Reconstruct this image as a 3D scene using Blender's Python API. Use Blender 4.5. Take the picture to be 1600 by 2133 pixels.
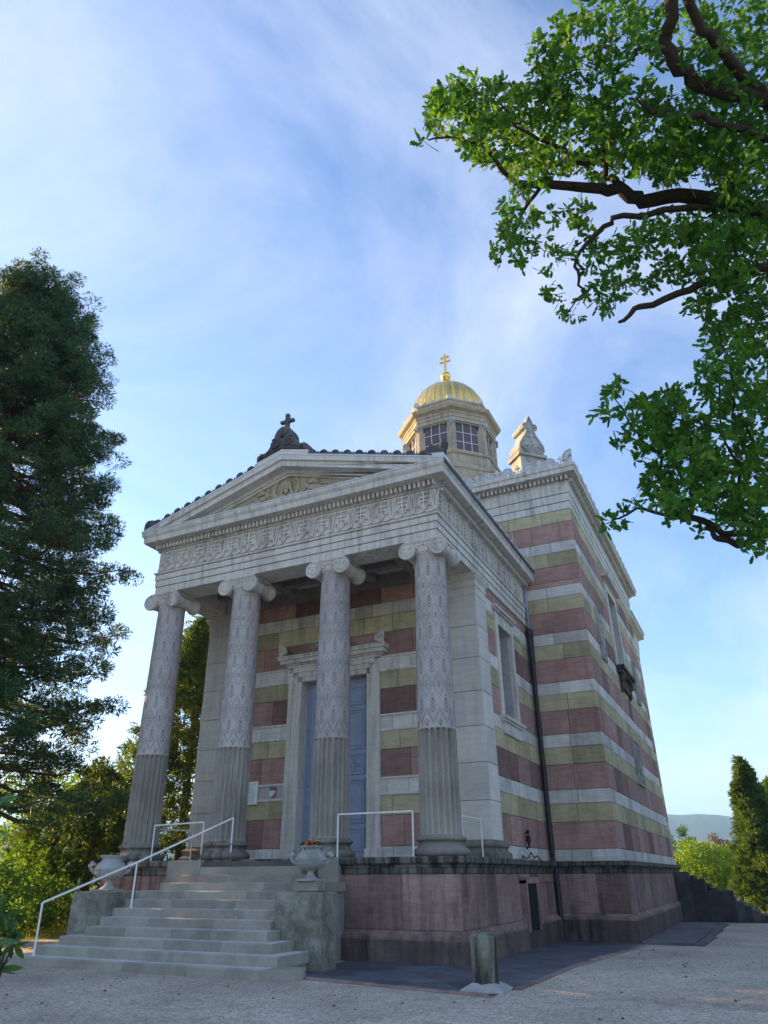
import bpy, math, random
import numpy as np
from mathutils import Matrix, Vector
random.seed(7); rng = np.random.default_rng(11)
S = bpy.context.scene
for o in list(bpy.data.objects): bpy.data.objects.remove(o)
COL = S.collection
R_ = math.radians
sin, cos, pi = math.sin, math.cos, math.pi

# ------------------------------------------------------------------ camera
CAM = np.array([11.0634, -16.5641, 1.6215])
yaw, pit, rol, FPX, PPX, PPY = 0.4554, 0.4737, -0.0058, 1478.5, 789.84, 1066.9
FW = np.array([-sin(yaw)*cos(pit), cos(yaw)*cos(pit), sin(pit)])
_r0 = np.array([cos(yaw), sin(yaw), 0.0]); _u0 = np.cross(_r0, FW)
RT = _r0*cos(rol)+_u0*sin(rol); UP = _u0*cos(rol)-_r0*sin(rol)
cd = bpy.data.cameras.new('camera'); cam = bpy.data.objects.new('camera', cd); COL.objects.link(cam)
cd.sensor_fit = 'HORIZONTAL'; cd.sensor_width = 36.0; cd.lens = FPX/1600*36; cd.shift_x = (800-PPX)/1600
cd.clip_start = 0.1; cd.clip_end = 20000
cam.matrix_world = Matrix(((RT[0], UP[0], -FW[0], CAM[0]), (RT[1], UP[1], -FW[1], CAM[1]), (RT[2], UP[2], -FW[2], CAM[2]), (0, 0, 0, 1)))
S.camera = cam
def at(u, v, dist):
    d = FW+RT*(u-PPX)/FPX-UP*(v-PPY)/FPX
    return CAM+d/np.linalg.norm(d)*dist

# ------------------------------------------------------------------ sky, sun, exposure
SUN_EL, SUN_AZ = R_(16), math.atan2(-0.995, 0.10)
W = bpy.data.worlds.new('World'); S.world = W; W.use_nodes = True
wt = W.node_tree; wt.nodes.clear()
def wn(t, **k):
    n = wt.nodes.new(t)
    for a, b in k.items(): setattr(n, a, b)
    return n
wo = wn('ShaderNodeOutputWorld'); wb = wn('ShaderNodeBackground'); wb.inputs[1].default_value = 0.118
sk = wn('ShaderNodeTexSky', sky_type='NISHITA', sun_disc=False, sun_elevation=SUN_EL, sun_rotation=SUN_AZ, air_density=1.0, dust_density=0.5, ozone_density=3.0, altitude=200)
tc = wn('ShaderNodeTexCoord'); sep = wn('ShaderNodeSeparateXYZ'); wt.links.new(tc.outputs['Generated'], sep.inputs[0])
zz = wn('ShaderNodeMath', operation='ADD'); zz.inputs[1].default_value = 0.22; wt.links.new(sep.outputs[2], zz.inputs[0])
dv = []
for i in (0, 1):
    m = wn('ShaderNodeMath', operation='DIVIDE'); wt.links.new(sep.outputs[i], m.inputs[0]); wt.links.new(zz.outputs[0], m.inputs[1]); dv.append(m)
cb = wn('ShaderNodeCombineXYZ'); wt.links.new(dv[0].outputs[0], cb.inputs[0]); wt.links.new(dv[1].outputs[0], cb.inputs[1]); cb.inputs[2].default_value = 3.3
mp = wn('ShaderNodeMapping'); mp.inputs['Rotation'].default_value = (0, 0, 0.9); mp.inputs['Scale'].default_value = (1.0, 0.6, 1); wt.links.new(cb.outputs[0], mp.inputs[0])
n1 = wn('ShaderNodeTexNoise'); n1.inputs['Scale'].default_value = 1.5; n1.inputs['Detail'].default_value = 8; n1.inputs['Roughness'].default_value = 0.62; n1.inputs['Distortion'].default_value = 0.6
wt.links.new(mp.outputs[0], n1.inputs['Vector'])
cr = wn('ShaderNodeValToRGB'); cr.color_ramp.elements[0].position = 0.38; cr.color_ramp.elements[0].color = (0.0, 0.0, 0.0, 1); cr.color_ramp.elements[1].position = 0.74; cr.color_ramp.elements[1].color = (0.64, 0.64, 0.64, 1)
wt.links.new(n1.outputs[0], cr.inputs[0])
# thin cloud: white over the clear sky's own light
lum = wn('ShaderNodeMix', data_type='RGBA'); lum.inputs[7].default_value = (3.3, 3.5, 4.0, 1)
wt.links.new(cr.outputs[0], lum.inputs[0])
tint = wn('ShaderNodeMix', data_type='RGBA', blend_type='MULTIPLY'); tint.inputs[0].default_value = 1; tint.inputs[7].default_value = (1.0, 0.985, 1.06, 1)
wt.links.new(sk.outputs[0], tint.inputs[6]); wt.links.new(tint.outputs[2], lum.inputs[6])
wt.links.new(lum.outputs[2], wb.inputs[0]); wt.links.new(wb.outputs[0], wo.inputs[0])
sl = bpy.data.lights.new('sun', 'SUN'); sl.energy = 5.0; sl.angle = R_(0.53); sl.color = (1.0, 0.62, 0.24)
so = bpy.data.objects.new('sun', sl); COL.objects.link(so)
SD = Vector((sin(SUN_AZ)*cos(SUN_EL), cos(SUN_AZ)*cos(SUN_EL), sin(SUN_EL)))
so.rotation_euler = SD.to_track_quat('Z', 'Y').to_euler(); so.location = SD*60
S.view_settings.view_transform = 'Standard'; S.view_settings.look = 'None'; S.view_settings.gamma = 1
S.view_settings.use_curve_mapping = False; S.view_settings.exposure = 1.66
S.render.engine = 'CYCLES'; S.render.resolution_x = 768; S.render.resolution_y = 1024
S.cycles.max_bounces = 6; S.cycles.transparent_max_bounces = 8

# ------------------------------------------------------------------ materials
MAT = {}
class NT:
    def __init__(s, name):
        s.m = bpy.data.materials.new(name); s.m.use_nodes = True; s.t = s.m.node_tree; s.t.nodes.clear()
        s.out = s.n('ShaderNodeOutputMaterial')
    def n(s, t, **k):
        n = s.t.nodes.new(t)
        for a, b in k.items(): setattr(n, a, b)
        return n
    def l(s, a, b): s.t.links.new(a, b)
    def noise(s, vec, scale, detail=4, rough=0.55, dist=0):
        n = s.n('ShaderNodeTexNoise'); n.inputs['Scale'].default_value = scale; n.inputs['Detail'].default_value = detail
        n.inputs['Roughness'].default_value = rough; n.inputs['Distortion'].default_value = dist; s.l(vec, n.inputs['Vector']); return n.outputs[0]
    def mapv(s, vec, scale=(1, 1, 1), rot=(0, 0, 0)):
        m = s.n('ShaderNodeMapping'); m.inputs['Scale'].default_value = scale; m.inputs['Rotation'].default_value = rot; s.l(vec, m.inputs[0]); return m.outputs[0]
    def ramp(s, fac, stops):
        r = s.n('ShaderNodeValToRGB'); e = r.color_ramp.elements
        while len(e) < len(stops): e.new(0.5)
        for i, (p, c) in enumerate(stops):
            e[i].position = p; e[i].color = (c, c, c, 1) if not hasattr(c, '__len__') else (*c, 1)
        s.l(fac, r.inputs[0]); return r.outputs[0]
    def mix(s, fac, a, b, mode='MIX'):
        m = s.n('ShaderNodeMix', data_type='RGBA', blend_type=mode)
        for sock, v in ((0, fac), (6, a), (7, b)):
            if hasattr(v, 'is_output'): s.l(v, m.inputs[sock])
            elif hasattr(v, '__len__'): m.inputs[sock].default_value = (*v, 1)
            else: m.inputs[sock].default_value = v
        return m.outputs[2]
    def math(s, op, a, b=0.0):
        m = s.n('ShaderNodeMath', operation=op)
        for i, v in enumerate((a, b)):
            if hasattr(v, 'is_output'): s.l(v, m.inputs[i])
            else: m.inputs[i].default_value = v
        return m.outputs[0]
    def pos(s): return s.n('ShaderNodeNewGeometry').outputs['Position']
    def bump(s, h, strength, dist=0.02):
        b = s.n('ShaderNodeBump'); b.inputs['Strength'].default_value = strength; b.inputs['Distance'].default_value = dist; s.l(h, b.inputs['Height']); return b.outputs[0]
    def bsdf(s, col, rough=0.85, metal=0, nrm=None, spec=0.35):
        b = s.n('ShaderNodeBsdfPrincipled')
        if hasattr(col, 'is_output'): s.l(col, b.inputs['Base Color'])
        else: b.inputs['Base Color'].default_value = (*col, 1)
        if hasattr(rough, 'is_output'): s.l(rough, b.inputs['Roughness'])
        else: b.inputs['Roughness'].default_value = rough
        b.inputs['Metallic'].default_value = metal; b.inputs['Specular IOR Level'].default_value = spec
        if nrm is not None: s.l(nrm, b.inputs['Normal'])
        s.l(b.outputs[0], s.out.inputs[0]); return b

def stone(key, c1, c2, rnd=0.35, grain=0.3, dirt=0.35, dcol=(0.06, 0.055, 0.05), strata=0.0, bump=0.25, pits=0.0, streak=True, rough=0.88, moss=0.0, cover=False):
    t = NT(key); P = t.pos()
    oi = t.n('ShaderNodeObjectInfo').outputs['Random']
    # shift the pattern from block to block
    sh = t.n('ShaderNodeVectorMath', operation='SCALE'); t.l(oi, sh.inputs['Scale']); sh.inputs[0].default_value = (31, 17, 23)
    ad = t.n('ShaderNodeVectorMath', operation='ADD'); t.l(P, ad.inputs[0]); t.l(sh.outputs[0], ad.inputs[1]); Q = ad.outputs[0]
    big = t.noise(Q, 1.1, 5, 0.6, 0.4)
    col = t.mix(t.ramp(big, [(0.3, 0.0), (0.7, 1.0)]), c1, c2)
    if strata:
        sv = t.noise(t.mapv(Q, (1.2, 1.2, 9), (0.10, 0.06, 0)), 1.6, 5, 0.62, 0.6)
        col = t.mix(strata, col, t.ramp(sv, [(0.28, 0.55), (0.5, 1.0), (0.72, 1.35)]), 'MULTIPLY')
    g = t.noise(P, 24, 6, 0.7)
    col = t.mix(grain, col, t.ramp(g, [(0.25, 0.55), (0.75, 1.4)]), 'MULTIPLY')
    if rnd:
        # each block has its own bed: some pale, some dark
        rc = t.ramp(oi, [(0.0, 1-rnd), (0.16, 1-rnd*0.75), (0.34, 1-rnd*0.15), (0.75, 1+rnd*0.25), (1.0, 1+rnd*0.6)])
        col = t.mix(1.0, col, rc, 'MULTIPLY')
    if dirt:
        a = t.noise(t.mapv(P, (3.2, 3.2, 0.35)), 1.5, 5, 0.65, 0.3) if streak else t.noise(P, 1.7, 6, 0.68, 0.5)
        b = t.noise(P, 0.55, 4, 0.6)
        f = t.math('MULTIPLY', t.ramp(a, [(0.44, 0.0), (0.60 if cover else 0.66, 1.0)]), t.ramp(b, [(0.36, 0.85 if cover else 0.0), (0.58, 1.0)]))
        col = t.mix(t.math('MULTIPLY', f, dirt), col, dcol)
        sp = t.noise(P, 7, 8, 0.75)
        col = t.mix(t.math('MULTIPLY', t.ramp(sp, [(0.60, 0.0), (0.68, 1.0)]), dirt*0.7), col, dcol)
    if moss:
        mo = t.math('MULTIPLY', t.ramp(t.noise(P, 4.6, 8, 0.78, 0.2), [(0.44, 0.0), (0.66, 1.0)]), moss)
        col = t.mix(mo, col, (0.085, 0.09, 0.035))
        li = t.ramp(t.noise(P, 9, 7, 0.75), [(0.60, 0.0), (0.66, 1.0)])
        col = t.mix(t.math('MULTIPLY', li, moss*0.5), col, (0.42, 0.42, 0.36))
    h = t.math('ADD', t.math('MULTIPLY', g, 0.35), t.noise(P, 5, 5, 0.6))
    if pits:
        v = t.n('ShaderNodeTexVoronoi', feature='F1'); v.inputs['Scale'].default_value = 7.5; t.l(P, v.inputs['Vector'])
        pm = t.ramp(v.outputs['Distance'], [(0.05, 1.0), (0.10, 0.0)])
        col = t.mix(t.math('MULTIPLY', pm, pits), col, (0.05, 0.045, 0.04))
        h = t.math('SUBTRACT', h, t.math('MULTIPLY', pm, pits))
    t.bsdf(col, rough, 0, t.bump(h, bump, 0.02), 0.25)
    MAT[key] = t.m
stone('red sandstone', (0.315, 0.175, 0.148), (0.42, 0.27, 0.225), rnd=0.48, strata=0.5, dirt=0.35)
stone('yellow sandstone', (0.415, 0.36, 0.205), (0.53, 0.475, 0.30), rnd=0.25, strata=0.45, dirt=0.3)
stone('pale limestone', (0.58, 0.555, 0.505), (0.71, 0.685, 0.625), rnd=0.25, strata=0.4, dirt=0.3)
stone('pale carved limestone', (0.63, 0.595, 0.53), (0.72, 0.685, 0.62), rnd=0.0, strata=0.2, grain=0.25, dirt=0.5, dcol=(0.10, 0.09, 0.08), bump=0.15)
stone('anta limestone', (0.62, 0.585, 0.525), (0.72, 0.69, 0.625), rnd=0.14, strata=0.25, grain=0.2, dirt=0.25, pits=0.35)
stone('cream tympanum stone', (0.43, 0.36, 0.235), (0.52, 0.455, 0.32), rnd=0.0, grain=0.25, dirt=0.25)
stone('column pink stone', (0.44, 0.40, 0.375), (0.54, 0.51, 0.48), rnd=0.08, grain=0.2, dirt=0.22, bump=0.12)
stone('column grey stone', (0.30, 0.28, 0.24), (0.43, 0.405, 0.355), rnd=0.08, grain=0.35, dirt=0.4, bump=0.15)
stone('step sandstone', (0.29, 0.265, 0.22), (0.40, 0.37, 0.315), rnd=0.18, grain=0.35, dirt=0.35, streak=False)
stone('skylit tread', (0.50, 0.49, 0.46), (0.62, 0.61, 0.58), rnd=0.12, grain=0.3, dirt=0.3, streak=False)  # step tops paler: brightness of the open sky put into the colour
stone('mossy sandstone', (0.24, 0.23, 0.19), (0.36, 0.345, 0.30), rnd=0.1, grain=0.4, dirt=0.6, streak=False, moss=0.75, bump=0.4)
stone('weathered coping stone', (0.075, 0.07, 0.06), (0.22, 0.205, 0.165), rnd=0.12, grain=0.45, dirt=1.0, dcol=(0.02, 0.018, 0.016), bump=0.3, cover=True)
stone('podium red stone', (0.22, 0.135, 0.12), (0.36, 0.24, 0.21), rnd=0.35, strata=0.5, dirt=0.75, dcol=(0.05, 0.038, 0.035), bump=0.35)
stone('column base stone', (0.17, 0.155, 0.13), (0.33, 0.31, 0.265), rnd=0.1, grain=0.35, dirt=0.8, dcol=(0.04, 0.035, 0.03), bump=0.3)
stone('podium dark stone', (0.10, 0.07, 0.064), (0.19, 0.135, 0.12), rnd=0.2, strata=0.3, dirt=0.85, dcol=(0.03, 0.025, 0.025), bump=0.35)
stone('black weathered stone', (0.06, 0.06, 0.062), (0.16, 0.16, 0.16), rnd=0.0, grain=0.4, dirt=0.4, bump=0.3)
stone('bollard stone', (0.19, 0.18, 0.145), (0.33, 0.315, 0.265), rnd=0.0, grain=0.45, dirt=1.0, dcol=(0.018, 0.018, 0.016), moss=0.6, bump=0.6, cover=True)
stone('urn stone', (0.36, 0.36, 0.34), (0.50, 0.50, 0.475), rnd=0.05, grain=0.4, dirt=0.55, streak=False, bump=0.3)
stone('engraved line', (0.20, 0.185, 0.18), (0.26, 0.245, 0.24), rnd=0.0, grain=0.1, dirt=0.0, bump=0.05)
stone('mortar', (0.09, 0.08, 0.07), (0.15, 0.13, 0.11), rnd=0.0, dirt=0.2, bump=0.1)
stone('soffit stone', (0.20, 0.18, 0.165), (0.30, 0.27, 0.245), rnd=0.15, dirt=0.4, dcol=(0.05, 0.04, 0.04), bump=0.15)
stone('slate tile', (0.072, 0.078, 0.10), (0.125, 0.13, 0.155), rnd=0.28, grain=0.35, dirt=0.2, dcol=(0.20, 0.19, 0.17), streak=False, rough=0.62, bump=0.25)
stone('kerb red stone', (0.26, 0.17, 0.15), (0.38, 0.27, 0.24), rnd=0.25, grain=0.4, dirt=0.5, streak=False, bump=0.4)
stone('dark stair stone', (0.055, 0.055, 0.06), (0.13, 0.125, 0.125), rnd=0.25, grain=0.4, dirt=0.6, dcol=(0.02, 0.02, 0.02), bump=0.4)
stone('cover slab stone', (0.10, 0.095, 0.095), (0.19, 0.175, 0.17), rnd=0.15, grain=0.4, dirt=0.4, dcol=(0.04, 0.04, 0.04), streak=False, bump=0.3)
stone('roof tile clay', (0.09, 0.10, 0.10), (0.19, 0.20, 0.19), rnd=0.2, grain=0.35, dirt=0.4, moss=0.2, bump=0.3)
stone('golden sandstone', (0.41, 0.355, 0.26), (0.53, 0.47, 0.36), rnd=0.1, grain=0.25, dirt=0.45, strata=0.3, bump=0.2)
stone('lead flashing', (0.58, 0.60, 0.62), (0.70, 0.72, 0.73), rnd=0.0, grain=0.1, dirt=0.1, rough=0.5, bump=0.05)

def plain(key, c, rough=0.5, metal=0, var=0.15, scale=6, bump=0.0):
    t = NT(key); P = t.pos(); n = t.noise(P, scale, 5, 0.6)
    col = t.mix(1.0, c, t.ramp(n, [(0.25, 1-var), (0.75, 1+var)]), 'MULTIPLY')
    rr = t.ramp(t.noise(P, scale*2, 4), [(0.3, max(0, rough-0.08)), (0.7, min(1, rough+0.1))])
    t.bsdf(col, rr, metal, t.bump(n, bump, 0.01) if bump else None); MAT[key] = t.m
plain('blue painted wood', (0.30, 0.345, 0.47), 0.45, var=0.12, scale=4, bump=0.08)
plain('dark blue recess', (0.10, 0.11, 0.24), 0.5)
plain('gold leaf', (0.93, 0.62, 0.19), 0.30, 1.0, var=0.06, scale=2.5, bump=0.0)
plain('white painted metal', (0.80, 0.79, 0.75), 0.4, var=0.06)
plain('dark metal', (0.035, 0.036, 0.042), 0.45, 0.2)
plain('iron bar', (0.30, 0.31, 0.32), 0.5, 0.3)
plain('grey pipe metal', (0.30, 0.34, 0.40), 0.4, 0.5)
plain('black iron', (0.025, 0.024, 0.022), 0.6)
plain('white paper', (0.82, 0.83, 0.85), 0.6, var=0.04)
plain('yellow paper', (0.72, 0.66, 0.30), 0.6, var=0.05)
plain('grey print', (0.35, 0.37, 0.40), 0.6, var=0.2, scale=90)
plain('pale blue enamel', (0.62, 0.68, 0.74), 0.3, var=0.04)
plain('red enamel', (0.55, 0.06, 0.045), 0.3, var=0.05)
plain('green enamel', (0.10, 0.26, 0.16), 0.3, var=0.2, scale=40)
plain('grey green enamel', (0.33, 0.37, 0.33), 0.4)
plain('dark soil', (0.03, 0.024, 0.018), 0.95)
plain('orange petal', (0.86, 0.28, 0.07), 0.55, var=0.3, scale=30)
plain('red petal', (0.62, 0.07, 0.05), 0.55, var=0.3, scale=30)
plain('dark interior', (0.012, 0.012, 0.014), 0.9)
plain('lead came', (0.62, 0.60, 0.56), 0.5)
def glass(key, c):
    t = NT(key); P = t.pos()
    t.bsdf(t.mix(t.noise(P, 2.0, 3), c, tuple(x*1.7 for x in c)), 0.16, 0, t.bump(t.noise(P, 3, 3), 0.1, 0.03), 0.5); MAT[key] = t.m
glass('brown leaded glass', (0.07, 0.05, 0.055)); glass('dark window glass', (0.035, 0.04, 0.05))

def leaf(key, stops, trans=0.42, rough=0.55):
    t = NT(key); g = t.n('ShaderNodeNewGeometry')
    n = t.noise(g.outputs['Position'], 0.9, 3)
    f = t.math('ADD', t.math('MULTIPLY', g.outputs['Random Per Island'], 0.6), t.math('MULTIPLY', n, 0.4))
    col = t.ramp(f, stops)
    b = t.n('ShaderNodeBsdfPrincipled'); t.l(col, b.inputs['Base Color']); b.inputs['Roughness'].default_value = rough; b.inputs['Specular IOR Level'].default_value = 0.35
    tr = t.n('ShaderNodeBsdfTranslucent'); tcol = t.mix(1.0, col, (1.4, 1.5, 0.6), 'MULTIPLY'); t.l(tcol, tr.inputs[0])
    ms = t.n('ShaderNodeMixShader'); ms.inputs[0].default_value = trans
    t.l(b.outputs[0], ms.inputs[1]); t.l(tr.outputs[0], ms.inputs[2]); t.l(ms.outputs[0], t.out.inputs[0]); MAT[key] = t.m
leaf('oak leaf', [(0.12, (0.026, 0.085, 0.011)), (0.5, (0.055, 0.16, 0.018)), (0.88, (0.13, 0.25, 0.032))], 0.52)
leaf('sequoia needle', [(0.15, (0.028, 0.070, 0.028)), (0.55, (0.055, 0.12, 0.045)), (0.9, (0.12, 0.17, 0.06))], 0.3)
leaf('sequoia dry needle', [(0.1, (0.16, 0.10, 0.03)), (0.9, (0.26, 0.18, 0.05))], 0.25)
leaf('yew needle', [(0.1, (0.07, 0.115, 0.025)), (0.5, (0.13, 0.185, 0.04)), (0.9, (0.25, 0.28, 0.07))], 0.45)
leaf('golden conifer needle', [(0.1, (0.065, 0.13, 0.04)), (0.5, (0.12, 0.205, 0.06)), (0.9, (0.215, 0.285, 0.10))], 0.4)
leaf('lime leaf', [(0.1, (0.11, 0.19, 0.02)), (0.5, (0.19, 0.30, 0.03)), (0.9, (0.33, 0.42, 0.05))], 0.55)
leaf('green leaf', [(0.1, (0.045, 0.11, 0.02)), (0.5, (0.09, 0.19, 0.03)), (0.9, (0.16, 0.28, 0.045))], 0.5)
leaf('copper leaf', [(0.1, (0.10, 0.05, 0.035)), (0.5, (0.17, 0.09, 0.055)), (0.9, (0.20, 0.17, 0.06))], 0.4)
leaf('glossy shrub leaf', [(0.1, (0.025, 0.075, 0.02)), (0.5, (0.045, 0.12, 0.03)), (0.9, (0.085, 0.18, 0.045))], 0.25, 0.3)
leaf('grass blade', [(0.1, (0.08, 0.13, 0.02)), (0.5, (0.15, 0.20, 0.03)), (0.9, (0.26, 0.28, 0.06))], 0.4)
def barkm(key, c1, c2):
    t = NT(key); P = t.pos(); v = t.mapv(P, (9, 9, 2)); n = t.noise(v, 1.6, 6, 0.7, 0.6)
    t.bsdf(t.mix(n, c1, c2), 0.95, 0, t.bump(n, 0.8, 0.05), 0.15); MAT[key] = t.m
barkm('oak bark', (0.022, 0.018, 0.013), (0.085, 0.072, 0.05)); barkm('sequoia bark', (0.07, 0.035, 0.022), (0.17, 0.09, 0.055)); barkm('grey bark', (0.07, 0.06, 0.05), (0.18, 0.16, 0.13))
def gravel():
    t = NT('gravel'); P = t.pos()
    v = t.n('ShaderNodeTexVoronoi', feature='F1'); v.inputs['Scale'].default_value = 42; t.l(P, v.inputs['Vector'])
    v2 = t.n('ShaderNodeTexVoronoi', feature='F1'); v2.inputs['Scale'].default_value = 17; t.l(P, v2.inputs['Vector'])
    peb = t.ramp(v.outputs['Color'], [(0.1, (0.27, 0.225, 0.175)), (0.5, (0.52, 0.448, 0.36)), (0.9, (0.74, 0.66, 0.55))])
    peb2 = t.ramp(v2.outputs['Color'], [(0.2, (0.29, 0.245, 0.19)), (0.8, (0.68, 0.605, 0.50))])
    col = t.mix(0.4, peb, peb2)
    big = t.noise(P, 0.35, 6, 0.62, 0.5)
    col = t.mix(1.0, col, t.ramp(big, [(0.3, 0.70), (0.7, 1.18)]), 'MULTIPLY')
    md = t.math('MULTIPLY', t.ramp(t.noise(P, 0.9, 7, 0.72, 0.6), [(0.55, 0.0), (0.70, 1.0)]), 0.35)
    col = t.mix(md, col, (0.13, 0.13, 0.07))
    h = t.math('ADD', t.math('SUBTRACT', 1.0, v.outputs['Distance']), t.noise(P, 60, 3))
    t.bsdf(col, 0.95, 0, t.bump(h, 0.7, 0.012), 0.15); MAT['gravel'] = t.m
    t = NT('meadow ground'); P = t.pos()
    n = t.noise(P, 0.25, 6, 0.65); n2 = t.noise(P, 14, 5, 0.7)
    col = t.mix(n, (0.10, 0.15, 0.025), (0.22, 0.24, 0.05)); col = t.mix(0.5, col, t.ramp(n2, [(0.3, 0.6), (0.7, 1.4)]), 'MULTIPLY')
    t.bsdf(col, 0.95, 0, t.bump(n2, 0.7, 0.05), 0.1); MAT['meadow ground'] = t.m
    t = NT('forested hill'); P = t.pos()
    v = t.n('ShaderNodeTexVoronoi'); v.inputs['Scale'].default_value = 0.12; t.l(P, v.inputs['Vector'])
    n = t.noise(P, 0.015, 6, 0.6)
    col = t.mix(n, (0.028, 0.05, 0.02), (0.07, 0.10, 0.03)); col = t.mix(0.6, col, t.ramp(v.outputs['Color'], [(0.2, 0.6), (0.8, 1.4)]), 'MULTIPLY')
    t.bsdf(col, 1.0, 0, t.bump(v.outputs['Distance'], 1.0, 6), 0.0); MAT['forested hill'] = t.m
gravel()

# ------------------------------------------------------------------ geometry helpers
class G:
    def __init__(s): s.v = []; s.f = []
    def add(s, vs, fs):
        k = len(s.v); s.v += [tuple(map(float, p)) for p in vs]; s.f += [tuple(i+k for i in f) for f in fs]; return s
    def box(s, x0, x1, y0, y1, z0, z1, c=0.0):
        if c <= 0:
            return s.add([(x0, y0, z0), (x1, y0, z0), (x1, y1, z0), (x0, y1, z0), (x0, y0, z1), (x1, y0, z1), (x1, y1, z1), (x0, y1, z1)],
                         [(3, 2, 1, 0), (4, 5, 6, 7), (0, 1, 5, 4), (1, 2, 6, 5), (2, 3, 7, 6), (3, 0, 4, 7)])
        ring = lambda a, z: [(x0+a, y0+a, z), (x1-a, y0+a, z), (x1-a, y1-a, z), (x0+a, y1-a, z)]
        vs = ring(c, z0)+ring(0, z0+c)+ring(0, z1-c)+ring(c, z1)
        fs = [(3, 2, 1, 0), (12, 13, 14, 15)]
        for r in range(3):
            for i in range(4): fs.append((r*4+i, r*4+(i+1) % 4, r*4+4+(i+1) % 4, r*4+4+i))
        return s.add(vs, fs)
    def prism(s, poly, o, a, b, n):
        """poly in (a,b) plane at o, extruded by vector n; a x b should point along -n for outward faces"""
        o, a, b, n = map(np.array, (o, a, b, n)); k = len(poly)
        p0 = [o+a*p[0]+b*p[1] for p in poly]; p1 = [p+n for p in p0]
        fs = [tuple(range(k)), tuple(range(2*k-1, k-1, -1))]+[(i, i+k, (i+1) % k+k, (i+1) % k) for i in range(k)]
        return s.add(p0+p1, fs)
    def lathe(s, prof, c=(0, 0, 0), ax='z', seg=32, cap=True):
        c = np.array(c, float); vs = []
        for r, h in prof:
            for i in range(seg):
                a = 2*pi*i/seg; x, y = r*cos(a), r*sin(a)
                vs.append(c+np.array({'z': (x, y, h), 'y': (x, h, -y), 'x': (h, x, y)}[ax]))
        fs = []
        for j in range(len(prof)-1):
            for i in range(seg): fs.append((j*seg+i, j*seg+(i+1) % seg, (j+1)*seg+(i+1) % seg, (j+1)*seg+i))
        if cap: fs += [tuple(range(seg-1, -1, -1)), tuple((len(prof)-1)*seg+i for i in range(seg))]
        return s.add(vs, fs)
    def tube(s, pts, rad, seg=6, cap=True):
        pts = [np.array(p, float) for p in pts]; n = len(pts)
        if not hasattr(rad, '__len__'): rad = [rad]*n
        vs = []; up = np.array((0.13, 0.31, 0.94)); 
        for i in range(n):
            d = pts[min(i+1, n-1)]-pts[max(i-1, 0)]; d = d/(np.linalg.norm(d)+1e-9)
            a = np.cross(d, up)
            if np.linalg.norm(a) < 0.1: a = np.cross(d, (1, 0, 0))
            a = a/np.linalg.norm(a); b = np.cross(d, a)
            for k in range(seg):
                t = 2*pi*k/seg; vs.append(pts[i]+(a*cos(t)+b*sin(t))*rad[i])
        fs = [(i*seg+k, i*seg+(k+1) % seg, (i+1)*seg+(k+1) % seg, (i+1)*seg+k) for i in range(n-1) for k in range(seg)]
        if cap: fs += [tuple(range(seg)), tuple((n-1)*seg+k for k in range(seg-1, -1, -1))]
        return s.add(vs, fs)
    def ring(s, prof, x0, x1, y0, y1):
        """profile (outward offset, z) swept with mitres round a rectangle"""
        vs = []
        for o, z in prof: vs += [(x0-o, y0-o, z), (x1+o, y0-o, z), (x1+o, y1+o, z), (x0-o, y1+o, z)]
        fs = [(j*4+i, j*4+(i+1) % 4, j*4+4+(i+1) % 4, j*4+4+i) for j in range(len(prof)-1) for i in range(4)]
        fs += [(3, 2, 1, 0), tuple((len(prof)-1)*4+i for i in range(4))]
        return s.add(vs, fs)
    def ribbon(s, pts, w, d, o, a, b, n):
        """flat band of width w along a 2-D polyline, standing d proud of the plane"""
        o, a, b, n = map(lambda q: np.array(q, float), (o, a, b, n)); P = [np.array(p, float) for p in pts]; L = []; Rr = []
        for i in range(len(P)):
            t = P[min(i+1, len(P)-1)]-P[max(i-1, 0)]; t = t/(np.linalg.norm(t)+1e-9); m = np.array((-t[1], t[0]))*w/2
            L.append(P[i]+m); Rr.append(P[i]-m)
        q = lambda p, h: o+a*p[0]+b*p[1]+n*h
        vs = []
        for l, r in zip(L, Rr): vs += [q(l, 0), q(l, d), q(r, d), q(r, 0)]
        fs = []
        for i in range(len(P)-1):
            for k in range(3): fs.append((i*4+k, i*4+k+1, i*4+5+k, i*4+4+k))
        fs += [(0, 1, 2, 3), tuple((len(P)-1)*4+k for k in (3, 2, 1, 0))]
        return s.add(vs, fs)
    def ball(s, c, r, seg=8, rings=6):
        c = np.array(c, float); r = np.array(r if hasattr(r, '__len__') else (r, r, r), float); vs = [c+(0, 0, r[2])]
        for j in range(1, rings):
            for i in range(seg): vs.append(c+r*np.array((sin(pi*j/rings)*cos(2*pi*i/seg), sin(pi*j/rings)*sin(2*pi*i/seg), cos(pi*j/rings))))
        vs.append(c-(0, 0, r[2])); fs = [(0, 1+i, 1+(i+1) % seg) for i in range(seg)]
        for j in range(rings-2):
            for i in range(seg): fs.append((1+j*seg+i, 1+(j+1)*seg+i, 1+(j+1)*seg+(i+1) % seg, 1+j*seg+(i+1) % seg))
        e = len(vs)-1; b0 = 1+(rings-2)*seg; fs += [(e, b0+(i+1) % seg, b0+i) for i in range(seg)]
        return s.add(vs, fs)
    def mesh(s, name, mat, smooth=False, ang=None):
        m = bpy.data.meshes.new(name); m.from_pydata(s.v, [], s.f); m.update()
        if mat: m.materials.append(MAT[mat])
        if smooth: m.shade_smooth()
        if ang:
            m.shade_smooth(); m.set_sharp_from_angle(angle=R_(ang))
        return m
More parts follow.
